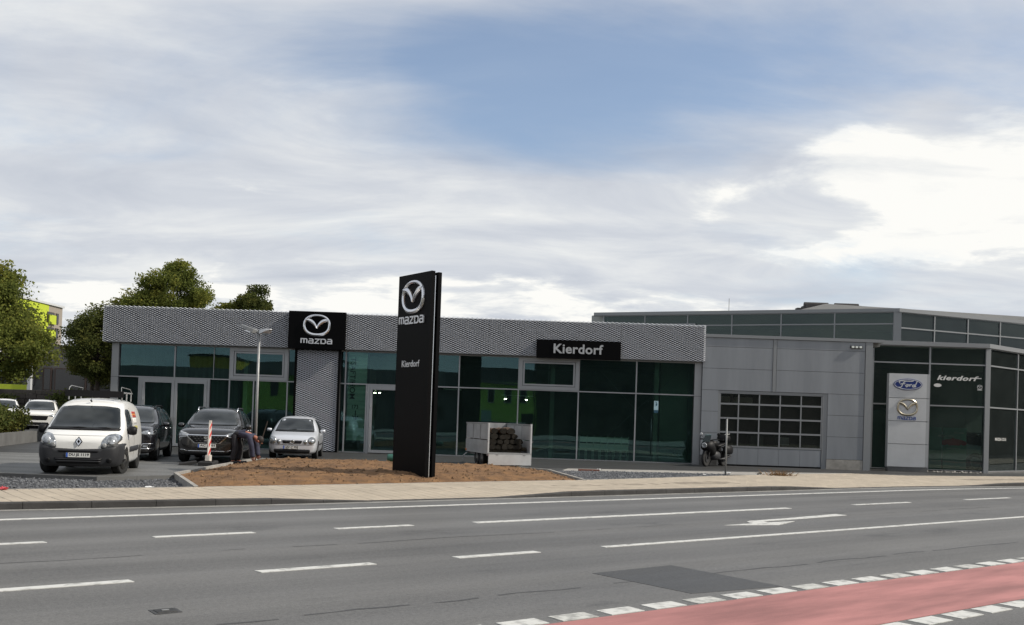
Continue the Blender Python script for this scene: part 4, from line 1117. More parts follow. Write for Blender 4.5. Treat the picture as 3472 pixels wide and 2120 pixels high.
def wheel(parent, x, y, r, w, rim_mat, style, steer=0.0):
    sg = 1 if x > 0 else -1
    wl_ = bpy.data.objects.new('wheel',None); C.objects.link(wl_); wl_.parent = parent; wl_.location = (x,y,r); wl_.rotation_euler = (0,0,steer)
    rr = r*.64; h = w/2
    MB().lathe([(-h*.8,rr*.97),(-h,rr*1.05),(-h,r*.93),(-h*.72,r*.99),(-h*.3,r),(h*.3,r),(h*.72,r*.99),(h,r*.93),(h,rr*1.05),(h*.8,rr*.97)],'x',32).build('tyre','tyre',wl_,False)
    m = MB(); a = sg
    pr = [(a*h*.84,rr*1.0),(a*h*.80,rr*.90),(a*h*.30,rr*.86),(a*h*.25,.02)]
    m.lathe(pr,'x',28)
    if style == 'steel':
        m.lathe([(a*h*.30,rr*.62),(a*h*.62,rr*.50),(a*h*.66,rr*.30),(a*h*.5,rr*.26),(a*h*.48,.02)],'x',24)
        m.build('rim',rim_mat,wl_,True)
        for k in range(8):
            q = 2*math.pi*k/8; c, s_ = math.cos(q)*rr*.74, math.sin(q)*rr*.74
            MB().box(min(a*h*.3,a*h*.34),max(a*h*.3,a*h*.34),-.018,.018,-.03,.03).xf(Matrix.Translation((0,c,s_)) @ Matrix.Rotation(q,4,'X')).build('slot','plastic_black',wl_)
    else:
        n_ = 5 if style == 'five' else 10
        for k in range(n_):
            q = 2*math.pi*k/n_
            sp = MB().add([(a*h*.42,-.045,.03),(a*h*.42,.045,.03),(a*h*.80,.03,rr*.93),(a*h*.80,-.03,rr*.93),(a*h*.66,-.04,.04),(a*h*.66,.04,.04),(a*h*.86,.024,rr*.92),(a*h*.86,-.024,rr*.92)],
                          [(4,5,6,7),(0,4,7,3),(1,2,6,5),(0,1,5,4),(3,7,6,2)])
            sp.xf(Matrix.Rotation(q,4,'X')); m.add(sp.v,sp.f)
        m.lathe([(a*h*.4,.07),(a*h*.74,.06),(a*h*.78,.02)],'x',16)
        m.build('rim',rim_mat,wl_)
    return wl_
def car(name, label, cat, loc, rot, stations, W, paint, rim_mat, rim_style, steer=0.0, group=None):
    """W = (front axle y, rear axle y, track/2, radius, tyre width)"""
    t = thing(name,label,cat,loc,rot,group)
    yf, yr, tr, r, tw = W
    cut = []
    for y in (yf,yr):
        for sg in (-1,1): cut.append((y,r,r+.055,*(sorted((sg*(tr-tw/2-.10),sg*1.4)))))
    me = body_mesh(stations,cut); me.materials.clear(); me.materials.append(MAT[paint])
    b = link('body',me,t); smooth_by_angle(b,38)
    sk = Skin(me)
    for y in (yf,yr):
        for sg in (-1,1):
            wheel(t,sg*tr,y,r,tw,rim_mat,rim_style,steer if y == yf else 0)
            m = MB(); K = 20; x0 = sg*(tr-tw/2-.09); x1 = sg*(tr+tw/2-.02)
            for i in range(K+1):
                q = math.pi*(-.08+1.16*i/K); m.v += [(x0,y+math.cos(q)*(r+.045),r+math.sin(q)*(r+.045)),(x1,y+math.cos(q)*(r+.045),r+math.sin(q)*(r+.045))]
            for i in range(K): m.f.append((2*i,2*i+1,2*i+3,2*i+2))
            m.f.append(tuple(2*i for i in range(K+1)))
            m.build('arch_liner','plastic_black',t)
    return t, sk
def dec(sk, t, name, mat, axis, poly, off=.004, r=.03, depth=.03, step=.07, bulge=0, smooth=True, parent=None):
    return sk.patch(axis, rounded(poly,r) if r else poly, off, depth, step, bulge).build(name,mat,parent or t,smooth)
def mir(poly): return [(-x,z) for x,z in poly][::-1]
def number_plate(t, text, x, y, z, tilt=0):
    p = MB().box(-.26,.26,-.012,.0,-.055,.055).build('number_plate','plate_white',t); p.location = (x,y,z); p.rotation_euler = (tilt,0,0)
    MB().box(-.255,-.215,-.0145,-.0122,-.05,.05).build('country_band','plate_blue',p)
    stand_text('plate_text',text,.43,'ink',p,.022,-.0125,0,.002,.022,height=.078)
    m = MB(); m.box(-.262,.262,-.0135,-.0122,-.057,-.052); m.box(-.262,.262,-.0135,-.0122,.052,.057); m.build('plate_edge','ink',p)
    return p
def mirror(t, x, y, z, mat, sg, w=.2, h=.15, d=.14):
    m = MB(); K = 10
    rings = []
    for i,(f,k) in enumerate(((0,.55),(.35,.95),(.75,1.0),(1.0,.9))):
        o = len(m.v)
        for j in range(K):
            q = 2*math.pi*j/K; cx, cz = math.cos(q), math.sin(q)
            m.v.append((x+sg*w*.5+math.copysign(abs(cx)**.6,cx)*w*.5*k, y+d*f, z+math.copysign(abs(cz)**.6,cz)*h*.5*k))
        rings.append(o)
    for a,b in zip(rings,rings[1:]):
        for j in range(K): m.f.append((a+j,a+(j+1)%K,b+(j+1)%K,b+j))
    m.f.append(tuple(rings[0]+j for j in range(K))[::-1]); m.f.append(tuple(rings[-1]+j for j in range(K)))
    o = m.build('wing_mirror',mat,t,True)
    MB().tube([(x-sg*.04,y+d*.6,z-h*.3),(x+sg*.08,y+d*.6,z-h*.25)],.025,6).build('mirror_arm','plastic_black',o)
    return o
LZ = .034   # level of the paved lot
# --- white van
van_st = [(0.00,.30,.42,.55,.36,.66,.50,.66,.62,.60,.72,.42,.78,.79),
 (.05,.24,.66,.74,.31,.82,.50,.80,.70,.74,.84,.58,.90,.92),
 (.22,.20,.74,.86,.29,.90,.52,.88,.78,.82,.94,.66,1.00,1.02),
 (.60,.19,.76,.90,.27,.925,.56,.915,.88,.86,1.05,.72,1.10,1.125),
 (.82,.19,.76,.91,.26,.93,.58,.925,.93,.87,1.12,.73,1.18,1.21),
 (1.12,.19,.76,.92,.26,.93,.60,.93,.97,.83,1.33,.68,1.46,1.50),
 (1.42,.19,.76,.92,.26,.93,.60,.93,.99,.80,1.50,.64,1.69,1.74),
 (1.72,.19,.76,.92,.26,.93,.60,.93,1.0,.80,1.53,.66,1.77,1.82),
 (2.6,.19,.76,.92,.26,.93,.62,.93,1.02,.82,1.56,.68,1.80,1.86),
 (3.4,.20,.76,.91,.27,.92,.62,.92,1.02,.82,1.55,.68,1.78,1.83),
 (3.74,.24,.74,.87,.30,.89,.62,.89,1.0,.80,1.50,.66,1.72,1.77),
 (3.84,.34,.6,.74,.40,.78,.62,.78,.95,.72,1.40,.58,1.60,1.64)]
VR = R(13.5)
van, sk = car('delivery_van','white delivery van with black bumper and roof rack at the gravel edge','van',(-10.02,22.35,LZ-.02),VR,van_st,(.86,3.17,.78,.31,.20),'car_white','rim_steel','steel',R(-16))
dec(sk,van,'windscreen','car_glass','front',[(-.79,1.10),(.79,1.10),(.665,1.60),(.35,1.635),(-.35,1.635),(-.665,1.60)],.006,.06)
dec(sk,van,'scuttle','plastic_black','front',[(-.80,1.055),(.80,1.055),(.80,1.105),(-.80,1.105)],.008,.02)
for sg,ax in ((1,'right'),(-1,'left')):
    dec(sk,van,'side_window','car_glass',ax,[(1.02,1.04),(1.90,1.06),(1.90,1.56),(1.62,1.58),(1.40,1.50)],.006,.07)
    dec(sk,van,'window_frame','plastic_black',ax,[(1.52,1.05),(1.56,1.05),(1.56,1.56),(1.52,1.54)],.012,.0)
    dec(sk,van,'side_moulding','plastic_dark',ax,[(1.28,.54),(2.70,.54),(2.74,.66),(1.28,.66)],.022,.02)
    dec(sk,van,'sill_trim','plastic_dark',ax,[(1.28,.20),(2.75,.20),(2.75,.27),(1.28,.27)],.008,.02)
    dec(sk,van,'door_seam','plastic_dark',ax,[(2.02,.28),(2.035,.28),(2.035,1.70),(2.02,1.70)],.002,0,step=.1)
    dec(sk,van,'door_seam','plastic_dark',ax,[(1.235,.66),(1.248,.66),(1.10,1.0),(1.085,1.0)],.002,0,step=.1)
    dec(sk,van,'door_handle','plastic_black',ax,[(1.80,.93),(1.97,.93),(1.97,.985),(1.80,.985)],.02,.02)
    h = [(.47,.66),(.56,.63),(.80,.72),(.885,.86),(.86,.95),(.76,1.0),(.60,.965),(.50,.84)]
    hp = h if sg > 0 else mir(h)
    hl = dec(sk,van,'headlight','lamp_glass','front',hp,.006,.05,bulge=.02,step=.05)
    dec(sk,van,'reflector','lamp_dark','front',ellipse(.095,.095,14,sg*.70,.83),.032,0,step=.05,parent=hl)
    dec(sk,van,'indicator','galvanised','front',ellipse(.055,.055,12,sg*.55,.72),.034,0,step=.05,parent=hl)
    bp_ = [(0,.20),(.70,.20),(.90,.30),(.95,.62),(.86,.76),(.70,.66),(.50,.635),(0,.625)]
    mirror(van,sg*.90,.98,1.06,'plastic_black',sg,.22,.22,.16)
bump = [(-.80,.24),(.80,.24),(.93,.36),(.97,.66),(.90,.78),(.76,.70),(.50,.645),(0,.625),(-.50,.645),(-.76,.70),(-.90,.78),(-.97,.66),(-.93,.36)]
bmp = dec(sk,van,'front_bumper','plastic_dark','front',bump,.022,.04,depth=.05)
dec(sk,van,'bumper_corner','plastic_dark','right',[(-.02,.24),(.50,.24),(.50,.60),(.40,.70),(.20,.76),(.02,.74)],.022,.04,depth=.04,parent=bmp)
dec(sk,van,'bumper_corner','plastic_dark','left',[(-.02,.24),(.50,.24),(.50,.60),(.40,.70),(.20,.76),(.02,.74)],.022,.04,depth=.04,parent=bmp)
dec(sk,van,'upper_grille','plastic_black','front',[(-.42,.555),(.42,.555),(.44,.60),(-.44,.60)],.030,.01,parent=bmp)
lg = dec(sk,van,'lower_grille','plastic_black','front',[(-.46,.30),(.46,.30),(.52,.43),(-.52,.43)],.028,.03,parent=bmp)
for z in (.335,.385): dec(sk,van,'grille_bar','plastic_dark','front',[(-.49,z),(.49,z),(.49,z+.02),(-.49,z+.02)],.036,0,parent=bmp)
for sg in (-1,1): dec(sk,van,'fog_light_blank','plastic_black','front',ellipse(.055,.055,14,sg*.66,.37),.030,0,step=.05,parent=bmp)
dec(sk,van,'bonnet_seam','galvanised','front',[(-.60,.935),(.60,.935),(.60,.943),(-.60,.943)],.003,0)
yb = sk.hit('front',0,.80)[0].y
dm = [(0,.095),(.062,0),(0,-.095),(-.062,0)]; dmi = [(x*.5,y*.5) for x,y in dm]
m = MB(); m.v = [(x,y,0) for x,y in dm]+[(x,y,.018) for x,y in dm]+[(x,y,.018) for x,y in dmi]+[(x,y,0) for x,y in dmi]
m.f = [(i,(i+1)%4,4+(i+1)%4,4+i) for i in range(4)]+[(4+i,4+(i+1)%4,8+(i+1)%4,8+i) for i in range(4)]+[(8+i,8+(i+1)%4,12+(i+1)%4,12+i) for i in range(4)]
m.xf(Matrix.Translation((0,yb-.006,.80)) @ Matrix.Rotation(R(-8),4,'X') @ XZ)
bd = plate_shape([(x*1.35,y*1.25) for x,y in dm],.006,0,yb+.002,.80).build('badge_back','plastic_black',van)
m.build('diamond_badge','chrome',bd)
number_plate(van,'DU JS 1119',0,sk.hit('front',0,.49)[0].y-.03,.49)
MB().tube([(-.62,.60,1.09),(-.1,.52,1.13),(.05,.55,1.12)],.012,5).build('wiper','plastic_black',van); MB().tube([(.0,.60,1.09),(.5,.55,1.13),(.62,.60,1.11)],.012,5).build('wiper','plastic_black',van)
an = MB().tube([(0,1.40,1.74),(-.02,1.36,1.78)],.02,6).build('aerial_foot','plastic_black',van); MB().tube([(-.01,1.37,1.77),(.05,1.20,2.0)],.005,5).build('aerial','plastic_black',an)
# roof rack
rk = MB(); 
for x in (-.62,.62): rk.tube([(x,1.75,1.99),(x,3.5,1.99)],.02,6)
for y in (1.8,2.3,2.8,3.3): rk.tube([(-.62,y,1.99),(.62,y,1.99)],.016,6)
for x in (-.62,.62):
    for y in (1.85,2.6,3.35): rk.tube([(x,y,1.78),(x,y,1.99)],.018,6)
    rk.tube([(x,1.76,1.98),(x*.97,1.84,2.10),(x*.95,1.98,2.13),(x*.95,3.4,2.10),(x,3.5,2.0)],.009,6)
rko = rk.build('roof_rack','galvanised',van); MB().box(-.68,.68,1.70,1.73,1.86,2.02).build('wind_deflector','plastic_black',rko)
# stickers on the side
for k,(z0,z1,mt) in enumerate(((1.47,1.52,'sticker_red'),(1.42,1.465,'sticker_orange'),(1.37,1.415,'sticker_red'),(1.22,1.36,'plate_white'),(1.07,1.16,'sticker_yellow'))):
    dec(sk,van,'side_sticker',mt,'right',[(2.20,z0),(2.72,z0),(2.72,z1),(2.20,z1)],.005,0)

# --- dark suv with six sided grille
suv_st = [(0.0,.32,.45,.56,.40,.66,.54,.66,.70,.58,.82,.42,.88,.90),
 (.07,.26,.68,.78,.35,.86,.56,.84,.76,.78,.90,.62,.97,.99),
 (.28,.22,.74,.88,.32,.915,.60,.90,.84,.85,.98,.72,1.04,1.06),
 (1.05,.22,.76,.90,.30,.92,.63,.915,.94,.87,1.06,.76,1.12,1.15),
 (1.32,.22,.76,.90,.30,.92,.64,.915,.98,.86,1.11,.74,1.19,1.23),
 (1.62,.22,.76,.90,.30,.92,.64,.915,1.0,.82,1.26,.69,1.42,1.46),
 (2.0,.22,.76,.90,.30,.92,.64,.915,1.02,.77,1.40,.63,1.60,1.65),
 (2.5,.22,.76,.90,.30,.92,.64,.915,1.03,.77,1.43,.63,1.66,1.70),
 (3.6,.22,.76,.90,.30,.92,.65,.915,1.05,.77,1.44,.62,1.65,1.69),
 (4.3,.24,.74,.88,.32,.90,.66,.90,1.06,.75,1.40,.58,1.57,1.61),
 (4.62,.30,.70,.82,.38,.85,.68,.85,1.04,.72,1.22,.55,1.38,1.42),
 (4.73,.42,.55,.66,.46,.72,.68,.72,.92,.60,1.05,.45,1.12,1.15)]
def suv_dress(t, sk, rich=True, lamp='lamp_dark', rails='chrome', plate=None):
    dec(sk,t,'windscreen','car_glass','front',[(-.74,1.13),(.74,1.13),(.60,1.56),(.3,1.59),(-.3,1.59),(-.60,1.56)],.006,.05)
    dec(sk,t,'rear_window','car_glass','rear',[(-.58,1.16),(.58,1.16),(.50,1.50),(-.50,1.50)],.006,.05)
    for sg,ax in ((1,'right'),(-1,'left')):
        dec(sk,t,'side_window','car_glass',ax,[(1.72,1.06),(2.72,1.08),(2.72,1.52),(2.25,1.53),(2.05,1.46)],.006,.05)
        dec(sk,t,'side_window','car_glass',ax,[(2.80,1.08),(3.62,1.09),(3.62,1.51),(2.80,1.52)],.006,.05)
        dec(sk,t,'side_window','car_glass',ax,[(3.70,1.10),(4.22,1.12),(4.05,1.46),(3.70,1.50)],.006,.05)
        dec(sk,t,'sill_trim','plastic_dark',ax,[(1.35,.24),(3.3,.24),(3.3,.36),(1.35,.36)],.010,.02)
        for y in (1.70,2.76): dec(sk,t,'door_seam','plastic_black',ax,[(y,.36),(y+.012,.36),(y+.012,1.05),(y,1.05)],.002,0,step=.12)
        for y in (2.5,3.45): dec(sk,t,'door_handle','chrome',ax,[(y,.93),(y+.18,.93),(y+.18,.965),(y,.965)],.02,.01)
        mirror(t,sg*.92,1.55,1.10,t['paint'],sg,.20,.15,.14)
        MB().tube([(sg*.60,2.10,1.585),(sg*.61,2.30,1.672),(sg*.61,3.5,1.68),(sg*.59,3.8,1.60)],.02,6).build('roof_rail',rails,t,True)
        hp = [(.46,.84),(.62,.80),(.88,.80),(.895,.93),(.80,.955),(.62,.91)]
        dec(sk,t,'headlight',lamp,'front',hp if sg > 0 else mir(hp),.006,.02,step=.05)
        if rich:
            fp = [(.58,.34),(.90,.345),(.90,.40),(.66,.405)]
            dec(sk,t,'fog_trim','chrome','front',[(.56,.375),(.68,.415),(.90,.415),(.90,.40),(.69,.40),(.575,.365)] if sg > 0 else mir([(.56,.375),(.68,.415),(.90,.415),(.90,.40),(.69,.40),(.575,.365)]),.010,0)
            dec(sk,t,'headlight_trim','chrome','front',[(.46,.80),(.88,.765),(.88,.78),(.46,.82)] if sg > 0 else mir([(.46,.80),(.88,.765),(.88,.78),(.46,.82)]),.008,0)
    dec(sk,t,'lower_bumper','plastic_black','front',[(-.86,.24),(.86,.24),(.90,.33),(-.90,.33)],.012,.02)
suv, sk = car('suv','dark grey suv with six sided grille parked behind the red and white beacon','suv',(-9.06,28.75,LZ),R(9.5),suv_st,(.93,3.72,.78,.355,.235),'car_anthracite','rim','ten',R(-4))
suv['paint'] = 'car_anthracite'; suv_dress(suv,sk)
gp = [(-.62,.82),(-.58,.86),(.58,.86),(.62,.82),(.38,.60),(-.38,.60)]
gi = [(-.57,.82),(-.54,.835),(.54,.835),(.57,.82),(.355,.625),(-.355,.625)]
gt = dec(sk,suv,'grille_frame','chrome','front',gp,.012,.01); dec(sk,suv,'grille','plastic_black','front',gi,.018,.01,parent=gt)
for j in range(3):
    for i in range(-5+j,6-j):
        dec(sk,suv,'grille_lozenge','plastic_dark','front',[(i*.10+(j%2)*.05-.035,.79-j*.06),(i*.10+(j%2)*.05,.812-j*.06),(i*.10+(j%2)*.05+.035,.79-j*.06),(i*.10+(j%2)*.05,.768-j*.06)],.024,0,depth=.008,parent=gt)
yb = sk.hit('front',0,.73)[0].y
strokes([[(.075,.055),(-.06,.055),(-.075,.045),(-.075,.02)],[(-.075,.02),(.075,-.02)],[(.075,-.02),(.075,-.045),(.06,-.055),(-.075,-.055)]],.034,.014).xf(Matrix.Translation((0,yb-.022,.735)) @ XZ).build('letter_badge','chrome',gt)
dec(sk,suv,'chin_trim','chrome','front',[(-.55,.365),(.55,.365),(.55,.38),(-.55,.38)],.012,0)
number_plate(suv,'AC JS 44',-.0,sk.hit('front',0,.53)[0].y-.02,.53)
MB().tube([(-.6,1.16,1.14),(-.05,1.14,1.18)],.012,5).build('wiper','plastic_black',suv)

# --- small silver hatchback
polo_st = [(0.0,.26,.40,.52,.34,.62,.46,.62,.56,.56,.62,.42,.66,.67),
 (.06,.20,.60,.70,.28,.76,.46,.75,.60,.70,.70,.58,.74,.755),
 (.25,.18,.66,.78,.26,.81,.48,.80,.68,.76,.78,.66,.82,.84),
 (.85,.18,.68,.80,.25,.825,.52,.82,.80,.77,.90,.68,.95,.97),
 (1.08,.18,.68,.80,.25,.825,.54,.82,.84,.77,.95,.67,1.01,1.04),
 (1.38,.18,.68,.80,.25,.825,.54,.82,.87,.74,1.10,.62,1.24,1.28),
 (1.72,.18,.68,.80,.25,.825,.54,.82,.88,.69,1.24,.56,1.40,1.44),
 (2.2,.18,.68,.80,.25,.825,.54,.82,.90,.68,1.27,.55,1.455,1.49),
 (3.0,.18,.68,.80,.25,.825,.56,.82,.92,.68,1.26,.55,1.43,1.465),
 (3.55,.20,.66,.78,.27,.81,.58,.80,.92,.66,1.18,.52,1.32,1.35),
 (3.82,.26,.60,.72,.33,.76,.58,.75,.88,.60,.98,.46,1.06,1.08),
 (3.9,.36,.46,.58,.40,.64,.58,.64,.80,.50,.88,.38,.93,.94)]
def polo_dress(t, sk):
    dec(sk,t,'windscreen','car_glass','front',[(-.665,.965),(.665,.965),(.535,1.36),(.3,1.385),(-.3,1.385),(-.535,1.36)],.006,.05)
    dec(sk,t,'scuttle','plastic_black','front',[(-.66,.935),(.66,.935),(.66,.968),(-.66,.968)],.007,.01)
    dec(sk,t,'rear_window','car_glass','rear',[(-.5,1.0),(.5,1.0),(.44,1.28),(-.44,1.28)],.006,.05)
    for sg,ax in ((1,'right'),(-1,'left')):
        dec(sk,t,'side_window','car_glass',ax,[(1.42,.92),(2.30,.94),(2.30,1.35),(1.95,1.36),(1.75,1.28)],.006,.05)
        dec(sk,t,'side_window','car_glass',ax,[(2.38,.94),(3.25,.97),(3.05,1.30),(2.38,1.35)],.006,.05)
        dec(sk,t,'door_seam','plastic_black',ax,[(2.33,.3),(2.342,.3),(2.342,.92),(2.33,.92)],.002,0,step=.12)
        dec(sk,t,'side_moulding','plastic_dark',ax,[(1.15,.48),(2.9,.48),(2.9,.53),(1.15,.53)],.010,.01)
        dec(sk,t,'door_handle','car_silver',ax,[(2.1,.80),(2.27,.80),(2.27,.835),(2.1,.835)],.02,.01)
        mirror(t,sg*.83,1.35,.97,t['paint'],sg,.18,.12,.12)
        hl = dec(sk,t,'headlight','galvanised','front',ellipse(.125,.125,20,sg*.64,.655),.010,0,step=.05,bulge=.012)
        dec(sk,t,'lens','lamp_glass','front',ellipse(.10,.10,18,sg*.64,.655),.024,0,step=.05,bulge=.01,parent=hl)
        hl = dec(sk,t,'inner_headlight','galvanised','front',ellipse(.072,.078,18,sg*.44,.61),.010,0,step=.04,bulge=.008)
        dec(sk,t,'lens','lamp_glass','front',ellipse(.055,.06,16,sg*.44,.61),.020,0,step=.04,bulge=.006,parent=hl)
polo, sk = car('hatchback','small silver hatchback with round headlights in front of the mesh column','car',(-7.36,32.45,.04),R(7.5),polo_st,(.80,3.26,.71,.30,.19),'car_silver','rim','five',0)
polo['paint'] = 'car_silver'; polo_dress(polo,sk)
dec(sk,polo,'grille','plastic_black','front',[(-.335,.655),(.335,.655),(.30,.555),(-.30,.555)],.010,.02)
dec(sk,polo,'bumper_seam','galvanised','front',[(-.72,.515),(.72,.515),(.72,.53),(-.72,.53)],.010,0)
dec(sk,polo,'lower_grille','plastic_black','front',[(-.58,.235),(.58,.235),(.60,.36),(-.60,.36)],.012,.03)
yb = sk.hit('front',0,.605)[0].y
bg_ = MB(); r_ = ridge([(.052*math.cos(2*math.pi*i/20),.052*math.sin(2*math.pi*i/20)) for i in range(20)],[.014]*20,.012,True); bg_.add(r_.v,r_.f)
for pl in ([[(-.028,.042),(0,-.002),(.028,.042)],[(-.046,.022),(-.022,-.044),(0,-.006),(.022,-.044),(.046,.022)]]): 
    q = strokes([pl],.011,.012); bg_.add(q.v,q.f)
bg_.v = [(x*1.2,y*1.2,z) for x,y,z in bg_.v]
bg_.xf(Matrix.Translation((0,yb-.014,.61)) @ XZ).build('round_badge','chrome',polo)
number_plate(polo,'LEV C 793',-.03,sk.hit('front',0,.42)[0].y-.022,.425)
MB().tube([(-.55,.98,.985),(-.0,.96,1.02),(.05,.97,1.02)],.01,5).build('wiper','plastic_black',polo)

# --- black people carrier, mostly behind the van
bl, sk = car('people_carrier','black people carrier with chrome fog lamp frame half hidden behind the van','car',(-11.5,28.4,LZ),R(12),suv_st,(.95,3.75,.80,.34,.225),'car_black','rim','ten',0)
bl['paint'] = 'car_black'
bl.scale = (1.02,1.0,1.0)
suv_dress(bl,sk,False,'lamp_glass','plastic_black')
for sg in (-1,1):
    f = [(.50,.40),(.86,.42),(.86,.45),(.62,.56),(.56,.555),(.60,.535),(.80,.44),(.52,.425)]
    fr = [(.50,.375),(.88,.385),(.88,.405),(.535,.40),(.60,.515),(.86,.53),(.86,.55),(.59,.54)]
    dec(sk,bl,'fog_lamp_frame','chrome','front',fr if sg > 0 else mir(fr),.012,0,step=.05)
    fl = [(.60,.42),(.74,.42),(.74,.48),(.60,.48)]
    dec(sk,bl,'fog_lamp','lamp_glass','front',fl if sg > 0 else mir(fl),.012,.01,step=.05)
gp = [(-.46,.80),(.46,.80),(.50,.72),(.36,.58),(-.36,.58),(-.50,.72)]
gt = dec(sk,bl,'grille_frame','chrome','front',gp,.012,.02); dec(sk,bl,'grille','plastic_black','front',[(x*.94,.70+(z-.70)*.88) for x,z in gp],.018,.02,parent=gt)

# --- cars far left and inside the old showroom
def recolour(o, mat):
    for ch in [x for x in C.objects if x.parent == o and x.name.split('.')[0] in ('body','wing_mirror')]:
        ch.data = ch.data.copy(); ch.data.materials.clear(); ch.data.materials.append(MAT[mat])
def copy_car(src, loc, rot, mat, label, group=None):
    c = copy_tree(src); c.location = loc; c.rotation_euler = (0,0,rot); c['label'] = label; c.scale = (1,1,1)
    recolour(c,mat); return c
base, sk0 = car('suv','white suv with dark windows parked beyond the hedge','suv',(-24.6,50.0,.15),R(22),suv_st,(.93,3.72,.78,.355,.235),'car_white','rim','ten',0)
base['paint'] = 'car_white'; suv_dress(base,sk0,False,'lamp_glass','chrome')
dec(sk0,base,'grille','plastic_black','front',[(-.5,.84),(.5,.84),(.42,.62),(-.42,.62)],.010,.04)
dec(sk0,base,'lower_grille','plastic_black','front',[(-.55,.36),(.55,.36),(.5,.5),(-.5,.5)],.010,.04)
c2 = copy_car(base,(-23.9,44.5,.12),R(62),'car_grey','dark grey car half hidden by the hedge on the far left')
c3 = copy_car(base,(-29.4,55.5,.15),R(25),'car_white','white car behind the dark grey car at the hedge')
c4 = copy_car(base,(22.2,44.2,.07),R(75),'car_silver','pale car shown inside behind the corner post of the old glass')
c5_ = copy_car(base,(24.6,45.6,.07),R(40),'car_black','black car inside the old showroom at the right edge')

# ------------------------------------------------------------------ trailer with turf
TR = thing('trailer','open aluminium box trailer with its tailgate hanging down','trailer',(-.02,31.2+.75,.04),R(19))
# local: -Y is the open rear end at y=0, x to the right
TW, TL, Z0, ZF, Z1 = .76, 2.6, .50, .90, 1.47
def tb(name, mat, *a, parent=None): return box(name, mat, parent or TR, *a)
tb('floor','trailer_inner', -TW+.03,TW-.03, .0,TL, Z0-.06,Z0)
ch = MB(); ch.box(-.62,-.54,.05,TL,.36,.44); ch.box(.54,.62,.05,TL,.36,.44)
for y in (.1,.9,1.7,2.5): ch.box(-.70,.70,y,y+.06,.385,.436)
ch.build('chassis','galvanised',TR)
MB().tube([(-.4,TL,.40),(0,TL+1.2,.40),(.4,TL,.40)],.035,6).build('drawbar','galvanised',TR)
for sg in (-1,1):
    x0, x1 = sorted((sg*TW,sg*(TW-.03)))
    lo = tb('lower_side_board','trailer_alu', x0,x1,.0,TL, Z0-.05,ZF)
    for z in (Z0+.10,Z0+.20): box('rib','trailer_alu',lo, *sorted((sg*TW,sg*(TW+.012))), .05,TL-.05, z,z+.03)
    n_ = 3
    for i in range(n_):
        y0 = .10+(TL-.16)*i/n_; y1 = .10+(TL-.16)*(i+1)/n_
        tb('upper_side_panel','trailer_alu', x0+.004,x1-.004,y0+.02,y1-.02,ZF+.03,Z1-.06)
        tb('stanchion','galvanised', *sorted((sg*(TW+.006),sg*(TW-.034))), y1-.02,y1+.02,ZF+.005,Z1-.005)
    tb('top_rail','galvanised', x0-.008,x1+.008,.0,TL,Z1-.05,Z1)
    tb('corner_post','trailer_gate', *sorted((sg*(TW+.012),sg*(TW-.04))), -.01,.07,Z0-.10,Z1+.01)
    MB().tube([(sg*(TW+.02),.03,ZF-.05),(sg*(TW+.05),.0,ZF)],.012,6).build('latch','galvanised',TR)
tb('front_board','trailer_inner', -TW+.03,TW-.03,TL-.03,TL,Z0,Z1)
tb('rear_sill','galvanised', -TW,TW,-.03,-.005,Z0-.11,Z0-.005)
gt_ = tb('tailgate','trailer_gate', -TW+.01,TW-.01,-.065,-.035,.10,Z0-.06)
for x in (-.45,.5): box('hinge','galvanised',gt_, x-.04,x+.04,-.075,-.03,Z0-.075,Z0-.045)
MB().box(-.36,-.26,-.06,-.04,.075,.10).build('gate_catch','plastic_black',gt_)
tb('marker_light','orange_lens', -TW-.02,-TW-.003,TL-.12,TL-.03,Z0-.02,Z0+.04)
tb('rear_light','red_lens', -TW+.0,-TW+.10,-.045,-.031,Z0-.10,Z0-.06)
for sg in (-1,1):
    for y in (.88,1.44): wheel(TR,sg*.62,y,.27,.17,'rim_steel','steel')
    MB().box(*sorted((sg*.50,sg*.74)),.52,.54,.18,.44).build('mud_flap','plastic_black',TR)
    mg = MB(); K = 12
    for i in range(K+1):
        yy = .50+1.32*i/K; zz_ = .56 if 1 < i < K-1 else .44
        mg.v += [(sg*.50,yy,zz_-.12 if i in (0,K) else zz_-.105),(sg*.74,yy,zz_-.12 if i in (0,K) else zz_-.105)]
    for i in range(K): mg.f.append((2*i,2*i+1,2*i+3,2*i+2))
MB().tube([(-.80,2.3,.40),(-.92,2.3,.30),(-.92,2.3,.15)],.025,6).build('jockey_leg','galvanised',TR)
